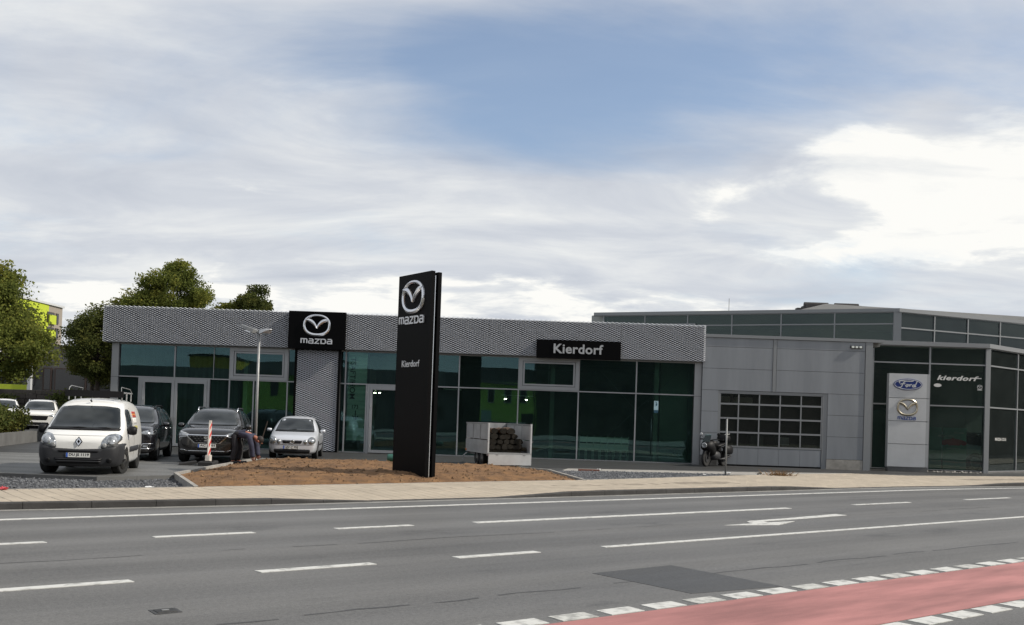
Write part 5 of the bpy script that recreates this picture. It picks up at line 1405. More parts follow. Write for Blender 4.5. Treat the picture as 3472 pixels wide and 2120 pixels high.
# rolls of turf, each a thing
def turf_roll(lx, ly, lz, r, L_, along, mat, label, seed):
    rn = random.Random(seed)
    a = R(19); wx = TR.location.x+lx*math.cos(a)-ly*math.sin(a); wy = TR.location.y+lx*math.sin(a)+ly*math.cos(a)
    wx += rn.uniform(-.03,.03); lz += rn.uniform(-.02,.015)
    t = thing('turf_roll',label,'turf roll',(wx,wy,.04+lz),a+(math.pi/2 if along == 'y' else 0)+rn.uniform(-.14,.14),'turf rolls in the trailer'); r *= rn.uniform(.82,1.15)
    m = MB(); seg = 18; n_ = 7
    for i in range(n_):
        x = -L_/2+L_*i/(n_-1)
        for k in range(seg):
            q = 2*math.pi*k/seg; rr = r*(1+.28*noise.noise(Vector((x*4+seed,math.cos(q)*2,math.sin(q)*2))))*(.93 if i in (0,n_-1) else 1)
            zz_ = rr*math.sin(q); zz_ = max(zz_,-r*.86)
            m.v.append((x,rr*math.cos(q)*1.22,zz_*.86))
    for i in range(n_-1):
        for k in range(seg): m.f.append((i*seg+k,i*seg+(k+1)%seg,(i+1)*seg+(k+1)%seg,(i+1)*seg+k))
    m.build('outer_layer',mat,t,True)
    sp = MB(); pts_ = [(r*(.9-.75*i/40)*math.cos(i*.42),r*(.9-.75*i/40)*math.sin(i*.42)) for i in range(41)]
    for sg in (-1,1):
        s2_ = strokes([pts_],r*.085,.02); s2_.v = [((L_/2+v[2]*.4)*sg,v[0]*1.05,v[1]*.75) for v in s2_.v]
        cap = [( (L_/2+.004)*sg, .86*r*math.cos(2*math.pi*k/16)*1.15, .8*max(-r*.86,.93*r*math.sin(2*math.pi*k/16))) for k in range(16)]
        sp.add(cap,[tuple(range(16)) if sg > 0 else tuple(range(15,-1,-1))])
        sp.add(s2_.v,s2_.f)
        sp.build('spiral_end','turf_end',t); sp = MB()
rows = [(.50,.105,'bottom',[-.05+.18,.38],1),(.59,.11,'second',[-.62,-.40,-.18,.04,.26,.46],0),(.755,.115,'third',[-.60,-.36,-.12,.14,.40],0),(.925,.12,'fourth',[-.58,-.32,-.06,.18],0),(1.10,.125,'top',[-.54,-.24,.02],0)]
names_ = ['leftmost','second from left','third from left','fourth from left','fifth from left','rightmost']
sd = 0
for z,r_,rn_,xs_,first in rows:
    for k,x in enumerate(xs_):
        sd += 1
        nm = names_[k] if k < len(xs_)-1 else 'rightmost'
        turf_roll(.88*x+.045, .55 if rn_ != 'bottom' else .45, z+r_*.9+.0, r_, .62, 'y' if not (rn_ == 'bottom') else 'x', 'turf_soil' if rn_ == 'top' else 'turf', f'{nm} turf roll of the {rn_} layer in the trailer', sd)
tp_ = thing('turf_heap','loose dark brown heap of turf and soil filling the trailer behind the rolls','turf heap',(TR.location.x,TR.location.y,.04),R(19))
m = MB(); KX, KY = 22, 20
for i in range(KX+1):
    for j in range(KY+1):
        x = -.70+1.38*i/KX; y = .30+2.1*j/KY
        h_ = .98-.62*max(0,(x+.05)/.7)**1.4 if x > -.05 else .98
        h_ = min(h_,.55+1.6*(y-.30)) if y < .75 else h_
        edge = min(1,min(x+.70,.68-x)/.08+.35)
        m.v.append((x,y,max(.505,.50+(h_-.50)*edge*1.25+.10*noise.noise(Vector((x*5,y*4,2)))+.05*noise.noise(Vector((x*13,y*11,5))))))
for i in range(KX):
    for j in range(KY): m.f.append((i*(KY+1)+j,(i+1)*(KY+1)+j,(i+1)*(KY+1)+j+1,i*(KY+1)+j+1))
o_ = len(m.v); m.v += [(x,y,.502) for x,y,z in m.v]
bd_ = [i*(KY+1) for i in range(KX+1)]+[KX*(KY+1)+j for j in range(1,KY+1)]+[i*(KY+1)+KY for i in range(KX-1,-1,-1)]+[j for j in range(KY-1,0,-1)]
for a,b in zip(bd_,bd_[1:]+bd_[:1]): m.f.append((a,a+o_,b+o_,b))
m.build('heap','turf',tp_,True)

# ------------------------------------------------------------------ motorbike
MO = thing('motorbike','black touring motorbike parked against the grey workshop wall','motorbike',(8.22,38.75,.045),R(-38))
# local: front towards -Y
def mwheel(y, r, w, name='wheel'):
    wv = bpy.data.objects.new(name,None); C.objects.link(wv); wv.parent = MO; wv.location = (0,y,r)
    h = w/2
    MB().lathe([(-h*.6,r*.80),(-h,r*.88),(-h*.5,r*.98),(0,r),(h*.5,r*.98),(h,r*.88),(h*.6,r*.80)],'x',28).build('tyre','tyre',wv,True)
    mm = MB().lathe([(-.03,r*.80),(-.03,r*.74),(.03,r*.74),(.03,r*.80)],'x',28)
    for k in range(5):
        q = 2*math.pi*k/5; mm.tube([(0,0,0),(0,math.cos(q)*r*.76,math.sin(q)*r*.76)],.016,5)
    mm.lathe([(-.06,.05),(.06,.05)],'x',12); mm.build('rim','plastic_black',wv)
    MB().lathe([(.055,.13),(.062,.13)],'x',20).build('brake_disc','plastic_dark',wv)
mwheel(-.75,.31,.12); mwheel(.75,.31,.17)
MB().tube([(-.10,-.75,.31),(-.10,-.52,.92)],.03,8).build('fork_leg','plastic_black',MO); MB().tube([(.10,-.75,.31),(.10,-.52,.92)],.03,8).build('fork_leg','plastic_black',MO)
def blob(name, mat, secs, parent=MO, k=12):
    m = MB()
    for (y,z,rx,rz) in secs:
        for j in range(k):
            q = 2*math.pi*j/k; c,s_ = math.cos(q),math.sin(q)
            m.v.append((math.copysign(abs(c)**.8,c)*rx,y,z+math.copysign(abs(s_)**.8,s_)*rz))
    for i in range(len(secs)-1):
        for j in range(k): m.f.append((i*k+j,i*k+(j+1)%k,(i+1)*k+(j+1)%k,(i+1)*k+j))
    m.f.append(tuple(range(k))[::-1]); m.f.append(tuple((len(secs)-1)*k+j for j in range(k)))
    return m.build(name,mat,parent,True)
blob('fairing','plastic_black',[(-.92,.80,.05,.06),(-.82,.80,.20,.17),(-.62,.82,.27,.24),(-.40,.72,.24,.30),(-.2,.60,.18,.24)])
blob('front_mudguard','plastic_black',[(-1.0,.48,.04,.03),(-.85,.62,.08,.04),(-.65,.63,.08,.04),(-.5,.52,.05,.03)])
blob('fuel_tank','plastic_black',[(-.42,.86,.10,.08),(-.30,.92,.19,.13),(-.05,.90,.18,.12),(.12,.82,.10,.06)])
blob('engine','plastic_dark',[(-.36,.42,.14,.12),(-.2,.44,.22,.20),(.12,.42,.22,.18),(.3,.40,.10,.12)])
blob('seat','plastic_black',[(.05,.80,.08,.04),(.2,.82,.16,.06),(.5,.86,.16,.06),(.72,.92,.14,.06),(.9,.93,.08,.03)])
blob('top_case','plastic_black',[(.62,1.10,.15,.10),(.66,1.12,.22,.16),(.98,1.12,.22,.16),(1.04,1.10,.16,.11)])
for sg in (-1,1): blob('pannier','plastic_black',[(.40,.66,.06,.10),(.46,.66,.12,.18),(.92,.66,.12,.18),(.98,.66,.07,.12)]).location = (sg*.26,0,0)
MB().tube([(-.36,-.28,1.08),(-.22,-.42,1.08),(0,-.48,1.04),(.22,-.42,1.08),(.36,-.28,1.08)],.016,8).build('handlebar','plastic_black',MO)
wsn = MB().add([(-.16,-.78,.98),(.16,-.78,.98),(.13,-.58,1.26),(-.13,-.58,1.26)],[(0,1,2,3)]); wsn.v += [(x,y+.006,z) for x,y,z in wsn.v]; wsn.f += [(7,6,5,4),(0,4,5,1),(1,5,6,2),(2,6,7,3),(3,7,4,0)]
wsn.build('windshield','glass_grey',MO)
for sg in (-1,1):
    st_ = MB().tube([(sg*.26,-.40,1.08),(sg*.36,-.46,1.24)],.008,5).build('mirror_stalk','plastic_black',MO)
    MB().lathe([(-.02,.03),(-.01,.06),(.012,.062)],'y',14,(sg*.38,-.46,1.28)).build('mirror','sign_white' if sg < 0 else 'plastic_black',st_,True)
    MB().box(*sorted((sg*.36,sg*.50)),-.30,-.24,1.05,1.10).build('hand_guard','plastic_black',MO)
MB().lathe([(-.92,.06),(-.95,.10),(-.90,.115)],'y',16,(0,0,.84)).build('headlight','lamp_dark',MO,True)
MB().tube([(.16,.1,.28),(.2,.45,.30),(.21,.98,.42)],[.03,.05,.055],10).build('exhaust','plastic_dark',MO,True)
MB().tube([(-.12,.05,.3),(-.30,.1,.01)],.015,6).build('side_stand','plastic_black',MO)
MB().box(-.09,.09,1.03,1.04,.52,.70).build('number_plate','plate_white',MO); MB().tube([(0,.7,.75),(0,1.02,.64)],.03,6).build('plate_holder','plastic_black',MO)
MB().tube([(-.14,.75,.31),(-.14,.15,.36)],.028,6).build('swing_arm','plastic_dark',MO)
MB().tube([(.14,.60,1.28),(.16,1.0,1.30)],.02,6).build('carrier_rail','galvanised',MO)

# ------------------------------------------------------------------ street furniture
SL = thing('street_lamp','grey twin headed lamp post between the dark suv and silver car','street lamp',(-8.34,31.45,.03))
MB().tube([(0,0,0),(0,0,2.0),(0,0,4.18)],[.052,.048,.038],14).build('post','galvanised',SL,True)
MB().lathe([(0,.11),(.02,.11),(.03,.08)],'z',14).build('base_plate','galvanised',SL)
MB().lathe([(4.15,.055),(4.24,.05),(4.25,.02)],'z',12).build('post_cap','lamp_head_grey',SL)
def lamp_arm(dirv, name_mat, L_, tilt):
    e = bpy.data.objects.new('lamp_head',None); C.objects.link(e); e.parent = SL; e.location = (0,0,4.16); e.rotation_euler = (tilt,0,dirv)
    MB().tube([(0,.03,0),(0,.16,.02)],.028,8).build('arm','galvanised',e)
    m = MB()
    secs = [(.10,.08,-.03,.10),(.18,.16,-.05,.14),(.38,.17,-.03,.12),(L_*.8,.12,.02,.07),(L_,.04,.04,.03)]
    for y,w,z,h in secs: m.v += [(-w,y,z),(w,y,z),(w*.85,y,z+h),(-w*.85,y,z+h)]
    for i in range(len(secs)-1):
        for j in range(4): m.f.append((i*4+j,i*4+(j+1)%4,(i+1)*4+(j+1)%4,(i+1)*4+j))
    m.f += [(3,2,1,0),tuple(len(secs)*4-4+j for j in range(4))]
    m.build('housing',name_mat,e)
    MB().box(-.12,.12,.26,L_*.6,-.065,-.055).build('lens','lamp_glass',e)
lamp_arm(R(78),'lamp_head_grey',.85,R(17)); lamp_arm(R(-128),'lamp_head',.60,R(6))

def beacon(loc, rot, tilt, label, face='red_reflective'):
    t = thing('warning_beacon',label,'beacon',loc,rot,'warning beacons beside the soil bed')
    w = bpy.data.objects.new('blade',None); C.objects.link(w); w.parent = t; w.rotation_euler = (0,tilt,0); w.location = (0,0,.13)
    MB().prism(rounded([(-.125,-.02),(.125,-.02),(.125,.02),(-.125,.02)],.015),.02,1.08).build('panel','beacon_white',w)
    for k in range(4):
        z = .12+.25*k
        MB().add([(-.11,-.0215,z),(.11,-.0215,z+.16),(.11,-.0215,z+.27),(-.11,-.0215,z+.11),(-.11,-.019,z),(.11,-.019,z+.16),(.11,-.019,z+.27),(-.11,-.019,z+.11)],[(0,1,2,3),(4,7,6,5),(0,4,5,1),(1,5,6,2),(2,6,7,3),(3,7,4,0)]).build('stripe',face,w)
    MB().box(-.03,.03,-.03,.03,1.08,1.17).build('lamp_socket','beacon_white',w)
    MB().prism([(-.13,-.06),(.13,-.06),(.13,.06),(-.13,.06)],.0,.16).build('clamp','beacon_white',w)
    MB().bevbox(-.40,.40,-.20,.20,.0,.12,.02).build('rubber_foot','rubber',t)
    return t
beacon((-8.72,27.85,.035),R(94),R(4),'red and white striped warning beacon in front, turned edge on')
beacon((-8.79,28.12,.035),R(98),R(4),'pale warning beacon standing just behind the striped one')
st_ = thing('rubber_foot','dark rubber foot lying tilted beside the warning beacons','rubber foot',(-9.25,27.7,.04),R(20))
MB().bevbox(-.25,.25,-.15,.15,0,.09,.02).xf(Matrix.Rotation(R(-10),4,'Y')).build('slab','rubber',st_)

po = thing('sign_post','thin grey post without a sign at the gravel edge','post',(7.06,31.5,.04))
MB().tube([(0,0,-.1),(.0,0,1.88)],.029,12).build('tube','lamp_head_grey',po,True); MB().lathe([(1.88,.031),(1.895,.02)],'z',12).build('cap','plastic_black',po)
dr = thing('green_drum','green plastic container lying behind the foot of the pylon','container',(-3.72,30.7,.30),R(8))
MB().lathe([(-.30,.05),(-.28,.11),(-.25,.13),(.25,.13),(.28,.11),(.30,.05)],'x',18,(0,0,0)).build('shell','green_plastic',dr,True)
MB().tube([(-.1,0,.12),(-.08,0,.17),(.08,0,.17),(.1,0,.12)],.014,6).build('handle','green_plastic',dr)
dr.location = (-3.70,31.3,soil_z(-3.7,31.3)+.12)

# litter
def crumple(name, label, mat, loc, w, d_, h, seed, group='litter'):
    rn = random.Random(seed); n_ = 5; m = MB()
    for i in range(n_):
        for j in range(n_): m.v.append(((i/(n_-1)-.5)*w+rn.uniform(-.01,.01),(j/(n_-1)-.5)*d_+rn.uniform(-.01,.01),h*rn.uniform(.1,1)))
    for i in range(n_-1):
        for j in range(n_-1): m.f.append((i*n_+j,(i+1)*n_+j,(i+1)*n_+j+1,i*n_+j+1))
    o_ = len(m.v); m.v += [(x,y,z-.006) for x,y,z in m.v]; m.f += [tuple(k+o_ for k in f)[::-1] for f in m.f[:]]
    o = m.build(name,mat); o.location = loc; o.rotation_euler = (0,0,rn.uniform(0,3)); tag(o,label,'litter',group); return o
x,y = P(3.18,19.5); crumple('wrapper','crumpled red wrapper on the pavement at the left edge','litter_red',(x,y,.09),.24,.12,.06,1)
crumple('paper_sheet','white sheet of paper lying on the gravel in front of the van','paper',(-7.55,20.25,-.02),.22,.17,.03,2)
crumple('paper_scrap','white paper scrap on the path behind the right gravel patch','paper',(3.0,32.3,.05),.14,.10,.06,3)
crumple('paper_scrap','long white paper scrap on the path near the motorbike','paper',(7.6,33.6,.05),.42,.10,.03,4)
crumple('plastic_bag','crumpled white bag beside the thin post','paper',(8.4,32.4,.05),.26,.22,.14,5)
crumple('paper_scrap','small white scrap on the gravel left of the thin post','paper',(6.3,31.2,.07),.2,.08,.03,6)
bs = MB().box(-.35,.35,-.05,.05,0,.06).build('rusty_plank','rust'); bs.location = (2.6,31.6,.05); bs.rotation_euler = (0,0,R(8)); tag(bs,'rusty red plank lying along the edge of the right gravel patch','plank')
# dry plant clump
cl = thing('dry_plant','clump of dry brown plant remains on the beige pavement','plant',(9.0,32.2,.085))
rn = random.Random(4); m = MB()
for i in range(150):
    a = rn.uniform(0,6.28); L_ = rn.uniform(.12,.5); x0,y0 = rn.gauss(0,.22),rn.gauss(0,.13); z1 = rn.uniform(.02,.20)
    dx,dy = math.cos(a)*L_*.6,math.sin(a)*L_*.6
    m.add([(x0-.01,y0,0),(x0+.012,y0,0),(x0+dx+.004,y0+dy,z1),(x0+dx-.004,y0+dy,z1)],[(0,1,2,3)])
m.build('stalks','dry_plant',cl)
# rubble along the foot of the old showroom
rb_ = MB(); rn = random.Random(8)
for i in range(60): pebble(rb_,rn.uniform(16.6,19.8),rn.uniform(40.2,40.7),.05,rn.uniform(.03,.09),rn)
o = rb_.build('rubble','concrete'); struct(o,'loose rubble at the foot of the old glass front','rubble','stuff')

# ------------------------------------------------------------------ worker bending over
WK = thing('person','person in dark work clothes bending forward beside the dark suv','person',(-8.05,28.9,.05),R(0))
def skin_mesh(name, mat, verts, edges_, radii, root=0, sub=2):
    me = bpy.data.meshes.new('sk'); me.from_pydata(verts,edges_,[]); o = bpy.data.objects.new('sk',me); C.objects.link(o)
    md = o.modifiers.new('skin','SKIN'); md.use_smooth_shade = True
    for i,r in enumerate(radii): me.skin_vertices[0].data[i].radius = (r if isinstance(r,tuple) else (r,r))
    me.skin_vertices[0].data[root].use_root = True
    ss_ = o.modifiers.new('sub','SUBSURF'); ss_.levels = sub; ss_.render_levels = sub
    dg = bpy.context.evaluated_depsgraph_get(); dg.update(); out = bpy.data.meshes.new_from_object(o.evaluated_get(dg)); bpy.data.objects.remove(o)
    out.materials.clear(); out.materials.append(MAT[mat]); out.polygons.foreach_set('use_smooth',[True]*len(out.polygons))
    return link(name,out,WK)
# joints: faces +X, hips at left, torso tipping down to the right
J_ = dict(pel=(-.22,0,.86),sp=(-.02,0,.94),ch=(.22,0,.90),ne=(.36,0,.82),hd=(.46,0,.74),ht=(.56,0,.70),
  hl=(-.22,-.10,.84),kl=(-.16,-.13,.46),al=(-.26,-.13,.09),tl=(-.08,-.14,.04),hr=(-.22,.10,.84),kr=(-.10,.14,.46),ar=(-.16,.15,.09),tr=(.02,.16,.04),
  sl=(.26,-.19,.84),el=(.34,-.22,.56),wl=(.36,-.16,.30),fl=(.37,-.15,.20),sr=(.26,.19,.84),er=(.38,.22,.58),wr=(.44,.14,.34),fr=(.45,.13,.24))
kk = list(J_); ix = {k:i for i,k in enumerate(kk)}
E_ = [('pel','sp'),('sp','ch'),('ch','ne'),('ne','hd'),('hd','ht'),('pel','hl'),('hl','kl'),('kl','al'),('al','tl'),('pel','hr'),('hr','kr'),('kr','ar'),('ar','tr'),('ch','sl'),('sl','el'),('el','wl'),('wl','fl'),('ch','sr'),('sr','er'),('er','wr'),('wr','fr')]
rad = dict(pel=.085,sp=.08,ch=.085,ne=.055,hd=.095,ht=.085,hl=.06,kl=.045,al=.04,tl=.025,hr=.06,kr=.045,ar=.04,tr=.025,sl=.042,el=.036,wl=.030,fl=.035,sr=.055,er=.042,wr=.030,fr=.035)
skin_mesh('body','skin',[J_[k] for k in kk],[(ix[a],ix[b]) for a,b in E_],[rad[k] for k in kk])
def sub_fig(name, mat, keys, grow):
    ii = {k:i for i,k in enumerate(keys)}
    skin_mesh(name,mat,[J_[k] for k in keys],[(ii[a],ii[b]) for a,b in E_ if a in ii and b in ii],[rad[k]+grow for k in keys])
sub_fig('jacket','cloth_navy',['sp','pel','ch','ne','sl','el','wl','fl','sr','er','wr','fr'],.048)
sub_fig('trousers','cloth_dark',['pel','sp','hl','kl','al','hr','kr','ar'],.045)
for k in ('tl','tr'):
    q = J_[k]; MB().bevbox(q[0]-.17,q[0]+.09,q[1]-.05,q[1]+.05,-.01,.09,.03).build('boot','cloth_dark',WK)
hm = MB()
for i in range(9):
    for j in range(14):
        th_ = math.pi*.62*i/8; ph_ = 2*math.pi*j/14
        hm.v.append((.115*math.sin(th_)*math.cos(ph_),.095*math.sin(th_)*math.sin(ph_),.115*math.cos(th_)))
for i in range(8):
    for j in range(14): hm.f.append((i*14+j,i*14+(j+1)%14,(i+1)*14+(j+1)%14,(i+1)*14+j))
hm.xf(Matrix.Translation((.53,0,.745)) @ Matrix.Rotation(R(30),4,'Y')); hm.build('hair','hair',WK,True)
MB().lathe([(-.02,.004),(0,.02),(.03,.012)],'x',8,(.58,0,.635)).build('nose','skin',WK,True)
for sg in (-1,1):
    MB().lathe([(-.01,.015),(.0,.03),(.012,.02)],'y',8,(.50,sg*.095,.70)).build('ear','skin',WK,True)
    for f in range(4):
        hx = (.37,-.15,.2) if sg < 0 else (.45,.13,.24)
        MB().tube([(hx[0]-.03+.02*f,hx[1],hx[2]+.01),(hx[0]-.03+.022*f,hx[1]+.01,hx[2]-.05),(hx[0]-.01+.02*f,hx[1]+.02,hx[2]-.09+.008*abs(f-1))],.009,6).build('finger','skin',WK,True)
    MB().tube([(hx[0]+.03,hx[1],hx[2]+.03),(hx[0]+.07,hx[1]+.01,hx[2]-.01),(hx[0]+.065,hx[1]+.015,hx[2]-.05)],.010,6).build('thumb','skin',WK,True)
MB().box(-.235,-.19,-.196,-.19,.22,.33).build('knee_patch','orange_patch',WK)
tl_ = thing('tool','long handled tool leaning beside the bending person','tool',(-7.65,29.3,.05))
MB().tube([(-.12,0,.02),(.22,.05,1.30)],.018,6).build('handle','bark',tl_); MB().box(-.22,-.05,-.1,.1,.0,.03).build('blade','iron',tl_)

# ------------------------------------------------------------------ vegetation
def leaf_cloud(mb, cx, cy, cz, rx, ry, rz, n_, size, rn, clumps, droop=0.0, shell=.55):
    cl_ = []
    for i in range(clumps):
        while True:
            u,v,w = rn.uniform(-1,1),rn.uniform(-1,1),rn.uniform(-1,1)
            d_ = u*u+v*v+w*w
            if shell*shell < d_ < 1: break
        k = .86*(1+.18*noise.noise(Vector((u*1.7+cx,v*1.7+cy,w*1.7))))
        cl_.append((cx+u*rx*k,cy+v*ry*k,cz+w*rz*k,rn.uniform(.55,1.25)))
    per = n_//clumps
    for (x,y,z,q) in cl_:
        r0 = .17*(rx+ry+rz)/3*q+.18
        for i in range(int(per*q)):
            gx,gy,gz_ = (max(-1.7,min(1.7,rn.gauss(0,1))) for _ in range(3)); px,py,pz = x+gx*r0*.55,y+gy*r0*.55,z+gz_*r0*.48
            s_ = size*rn.uniform(.6,1.35)
            a,b,c = rn.uniform(0,6.28),rn.uniform(-1.1,1.1),rn.uniform(0,6.28)
            u = Vector((math.cos(a)*math.cos(b),math.sin(a)*math.cos(b),math.sin(b)))
            w = u.cross(Vector((math.cos(c),math.sin(c),rn.uniform(-1,1)))).normalized()
            p = Vector((px,py,pz))
            q0,q1,q2,q3 = p-u*s_*.5, p+w*s_*.33, p+u*s_*.55, p-w*s_*.33
            o = len(mb.v); mb.v += [tuple(q0),tuple(q1),tuple(q2),tuple(q3)]; mb.f.append((o,o+1,o+2,o+3))
    return cl_
def tree(loc, h, rx, rz, crown_z, leaves, size, mat, label, seed, clumps=70, trunk_r=.16, extra=()):
    rn = random.Random(seed)
    t = thing('tree',label,'tree',loc,rn.uniform(0,6),'trees at the site')
    t.rotation_euler = (0,0,0)
    mb = MB(); cl_ = leaf_cloud(mb,0,0,crown_z,rx,rx,rz,leaves,size,rn,clumps)
    for (ex,ey,ez,er,el) in extra: cl_ += leaf_cloud(mb,ex,ey,ez,er,er,er*1.1,el,size,rn,max(8,clumps//4))
    tr_ = MB(); top = crown_z+rz*.55
    tp_ = [(0,0,-.1),(.03,.02,top*.3),(-.05,.04,top*.6),(.04,-.03,top)]
    tr_.tube(tp_,[trunk_r*1.3,trunk_r,trunk_r*.7,trunk_r*.2],8)
    trk = tr_.build('trunk','bark',t,True)
    lm = MB()
    for k,(x,y,z,q) in enumerate(cl_):
        if k%3: continue
        z0 = max(crown_z-rz*.8,min(top*.95,z-.35*math.hypot(x,y)-.2)); 
        lm.tube([(0,0,z0),(x*.5,y*.5,z0+(z-z0)*.45+.05),(x,y,z)],[trunk_r*.35,trunk_r*.22,.012],5,False)
    lm.build('limbs','bark',t,True)
    mb.build('crown',mat,t)
    return t
tree((-22.1,38.0,.1),7,3.2,2.5,4.45,46000,.11,'leaf_a','tall yellowish green tree at the left edge above the hedge',31,95,.14,((1.1,0,6.1,1.25,8000),(-1.2,0,6.4,1.8,8000),(2.9,-.4,3.7,1.25,7500),(-2.4,0,3.0,1.8,7000)))
tree((-25.9,60,.2),8,2.3,2.7,5.0,32000,.125,'leaf_b','dark green tree behind the white van roof',32,66)
tree((-27.5,63,.2),7,1.5,1.8,4.4,16000,.125,'leaf_b','dark low tree just right of the lime green building',33,40)
tree((-24.0,61,.2),9,2.2,2.5,6.3,27000,.125,'leaf_c','yellowish tree at the left end of the mesh fascia',34,60)
tree((-21.4,60,.2),11,2.2,2.9,7.8,38000,.125,'leaf_a','tallest tree rising behind the mesh fascia',35,85,.18,((1.9,0,7.4,1.7,13000),(-1.7,0,7.2,1.7,13000),(.4,0,9.7,.95,5600),(0,0,7.0,1.8,10000)))
tree((-18.0,61,.2),9,1.3,1.5,6.9,14000,.125,'leaf_c','small yellow tree top showing over the fascia right of the tallest tree',36,34)
tree((-16.3,60,.2),9,1.3,2.0,7.4,20000,.125,'leaf_b','small dark tree top over the fascia, rightmost of the row',37,40)
HR = thing('added_terrace','unseen dark terrace added across the road, made tall to darken the right hand glass','building',(0,-20,0))  # unseen row, its height shaped so the glass mirrors dark
for k,(x0,x1,h_) in enumerate(((2.42,15,12.5),(15.05,30,15.5),(30.05,48,14.0),(48.05,75,15.0))):
    w_ = MB().box(x0,x1,-11,0,0,h_).build('house_front','terrace_wall',HR)
    MB().add([(x0,.4,h_),(x1,.4,h_),(x1,-11,h_),(x0,-11,h_),(x0,-5,h_+2.4),(x1,-5,h_+2.4)],[(0,1,5,4),(2,3,4,5),(0,4,3),(1,2,5),(0,3,2,1)]).build('roof','roof_dark',HR)
    xx = x0+1.2
    while xx < x1-1.2:
        for z in (1.0,4.2,7.4,10.4):
            if z+1.6 < h_: MB().box(xx,xx+1.0,.0,.05,z,z+1.5).build('window','dark_window',HR)
        xx += 2.6

def bush(loc, rx, ry, rz, n_, size, mat, label, seed, name='bush'):
    rn = random.Random(seed); t = thing(name,label,'bush',loc,0,'bushes behind the low wall')
    mb = MB(); cl_ = leaf_cloud(mb,0,0,rz*.75,rx,ry,rz,n_,size,rn,36,shell=.2); mb.build('foliage',mat,t)
    lm = MB()
    for x,y,z,q in cl_[::2]: lm.tube([(x*.2,y*.2,-.1),(x*.6,y*.6,z*.5),(x,y,z)],[.02,.012,.005],5,False)
    lm.build('stems','bark',t)
bush((-19.9,35.2,.45),1.0,1.2,.85,4200,.12,'leaf_hedge','light green bush at the left edge behind the low wall',41)
bush((-20.5,37.4,.45),1.0,1.3,.80,4200,.12,'leaf_hedge','broad green bush in the middle of the low wall',42)
bush((-20.8,39.9,.40),.9,1.2,.62,3500,.11,'leaf_b','dark low bush at the far end of the low wall',43)
bush((-19.0,33.4,.45),.8,.9,.75,2500,.12,'leaf_red','reddish brown bush nearest the camera on the low wall',44)
bush((-22.3,39.2,.3),1.2,1.4,1.5,4500,.14,'leaf_hedge','tall bush at the foot of the left tree',45)
bush((-27.5,60.2,1.2),1.6,.6,.8,2200,.16,'leaf_hedge','yellowish shrub on top of the stone wall',46)
bush((-33.0,60.5,1.2),2.0,.6,.7,2200,.16,'leaf_hedge','green shrub left on the stone wall below the lime balcony',47)
lw = struct(MB().prism([(-16.9,29.0),(-18.55,35.0),(-20.2,42.0),(-20.45,42.0),(-18.8,35.0),(-17.15,29.0)],-.3,.50).build('low_wall','concrete_dark'),None,None,'thing')
tag(lw,'low grey concrete retaining wall under the bushes on the left','wall')
tr2 = MB().prism([(-17.15,29.0),(-18.8,35.0),(-20.45,42.0),(-30,44),(-32,30)],-.3,.40).build('planting_strip','soil'); struct(tr2,'raised planting strip behind the low wall','planting strip')
sw = thing('stone_wall','dark brown natural stone wall behind the parked cars','wall',(0,0,0))
rn = random.Random(77)
z = .1
while z < 2.2:
    x = -40.0; hh = rn.uniform(.24,.36)
    while x < -24:
        w = rn.uniform(.4,.9); MB().bevbox(x+.01,x+w-.01,61.0+rn.uniform(-.03,.03),61.5,z+.01,z+hh-.01,.03).build('stone','stone',sw); x += w
    z += hh
MB().box(-40,-24,61.12,61.4,0,2.2).build('mortar','roof_dark',sw)

# ------------------------------------------------------------------ buildings on the left and across the road
LB1 = thing('apartment_block','tall taupe and lime green apartment block behind the left tree','building',(-89.5,120,0))
MB().box(-14,0,0,70,0,20.4).build('wall','taupe',LB1); MB().box(-14.3,.3,-.3,70.3,20.41,20.8).build('parapet','sign_white',LB1)
MB().box(.0,.08,0,64.3,13.0,20.35).build('lime_cladding','lime',LB1); MB().box(.0,.07,0,62,4.0,12.9).build('lime_cladding','lime',LB1)
for k_ in range(5):
    z = 17.0-2.9*k_
    for (y0,y1) in ((63.6,66.6),(67.2,68.3),(56,59),(48,51),(40,43)):
        w_ = MB().box(.0,.14,y0,y1,z,z+2.1).build('window','brown_window',LB1); MB().box(.142,.18,y0+.15,y1-.15,z+.15,z+1.95).build('pane','dark_window',w_)
        if y1-y0 > 2: MB().box(.19,.42,y0+.5,y1+.15,z-.2,z+1.55).build('balcony_panel','lime',LB1)
LB2 = thing('low_wing','low grey wing with lime and teal balcony panels below the left tree','building',(0,75,0))
MB().box(-45,-22,0,8,0,6.2).build('wall','grey_wall',LB2)
MB().box(-45,-37.1,-1.4,0,5.0,5.3).build('canopy','grey_wall',LB2)
for x0,x1 in ((-44.5,-42.2),(-42,-39.75),(-39.55,-37.25)):
    MB().box(x0,x1,-.12,-.02,2.95,4.0).build('window','dark_window',LB2)
    MB().box(x0,x1,-1.05,-.95,2.05,3.0).build('balcony_panel','lime',LB2); MB().box(x0,x1,-1.05,-.95,3.95,4.9).build('balcony_panel','teal_panel',LB2)
    MB().box(x0+.3,x1-.3,-.16,-.13,3.75,3.83).build('blind_box','sign_white',LB2)
for x in (-44.6,-42.1,-39.65,-37.12): MB().box(x-.13,x+.13,-1.2,-.9,1.5,6.3).build('post','sign_white',LB2)
for x0,x1 in ((-36.6,-35.9),(-35.7,-33.2),(-32.9,-30.2),(-29.9,-27.2),(-26.9,-24.2)):
    w_ = MB().box(x0,x1,-.10,-.01,2.6,4.4).build('window','brown_window',LB2); MB().box(x0+.12,x1-.12,-.13,-.101,2.7,4.3).build('pane','dark_window',w_)

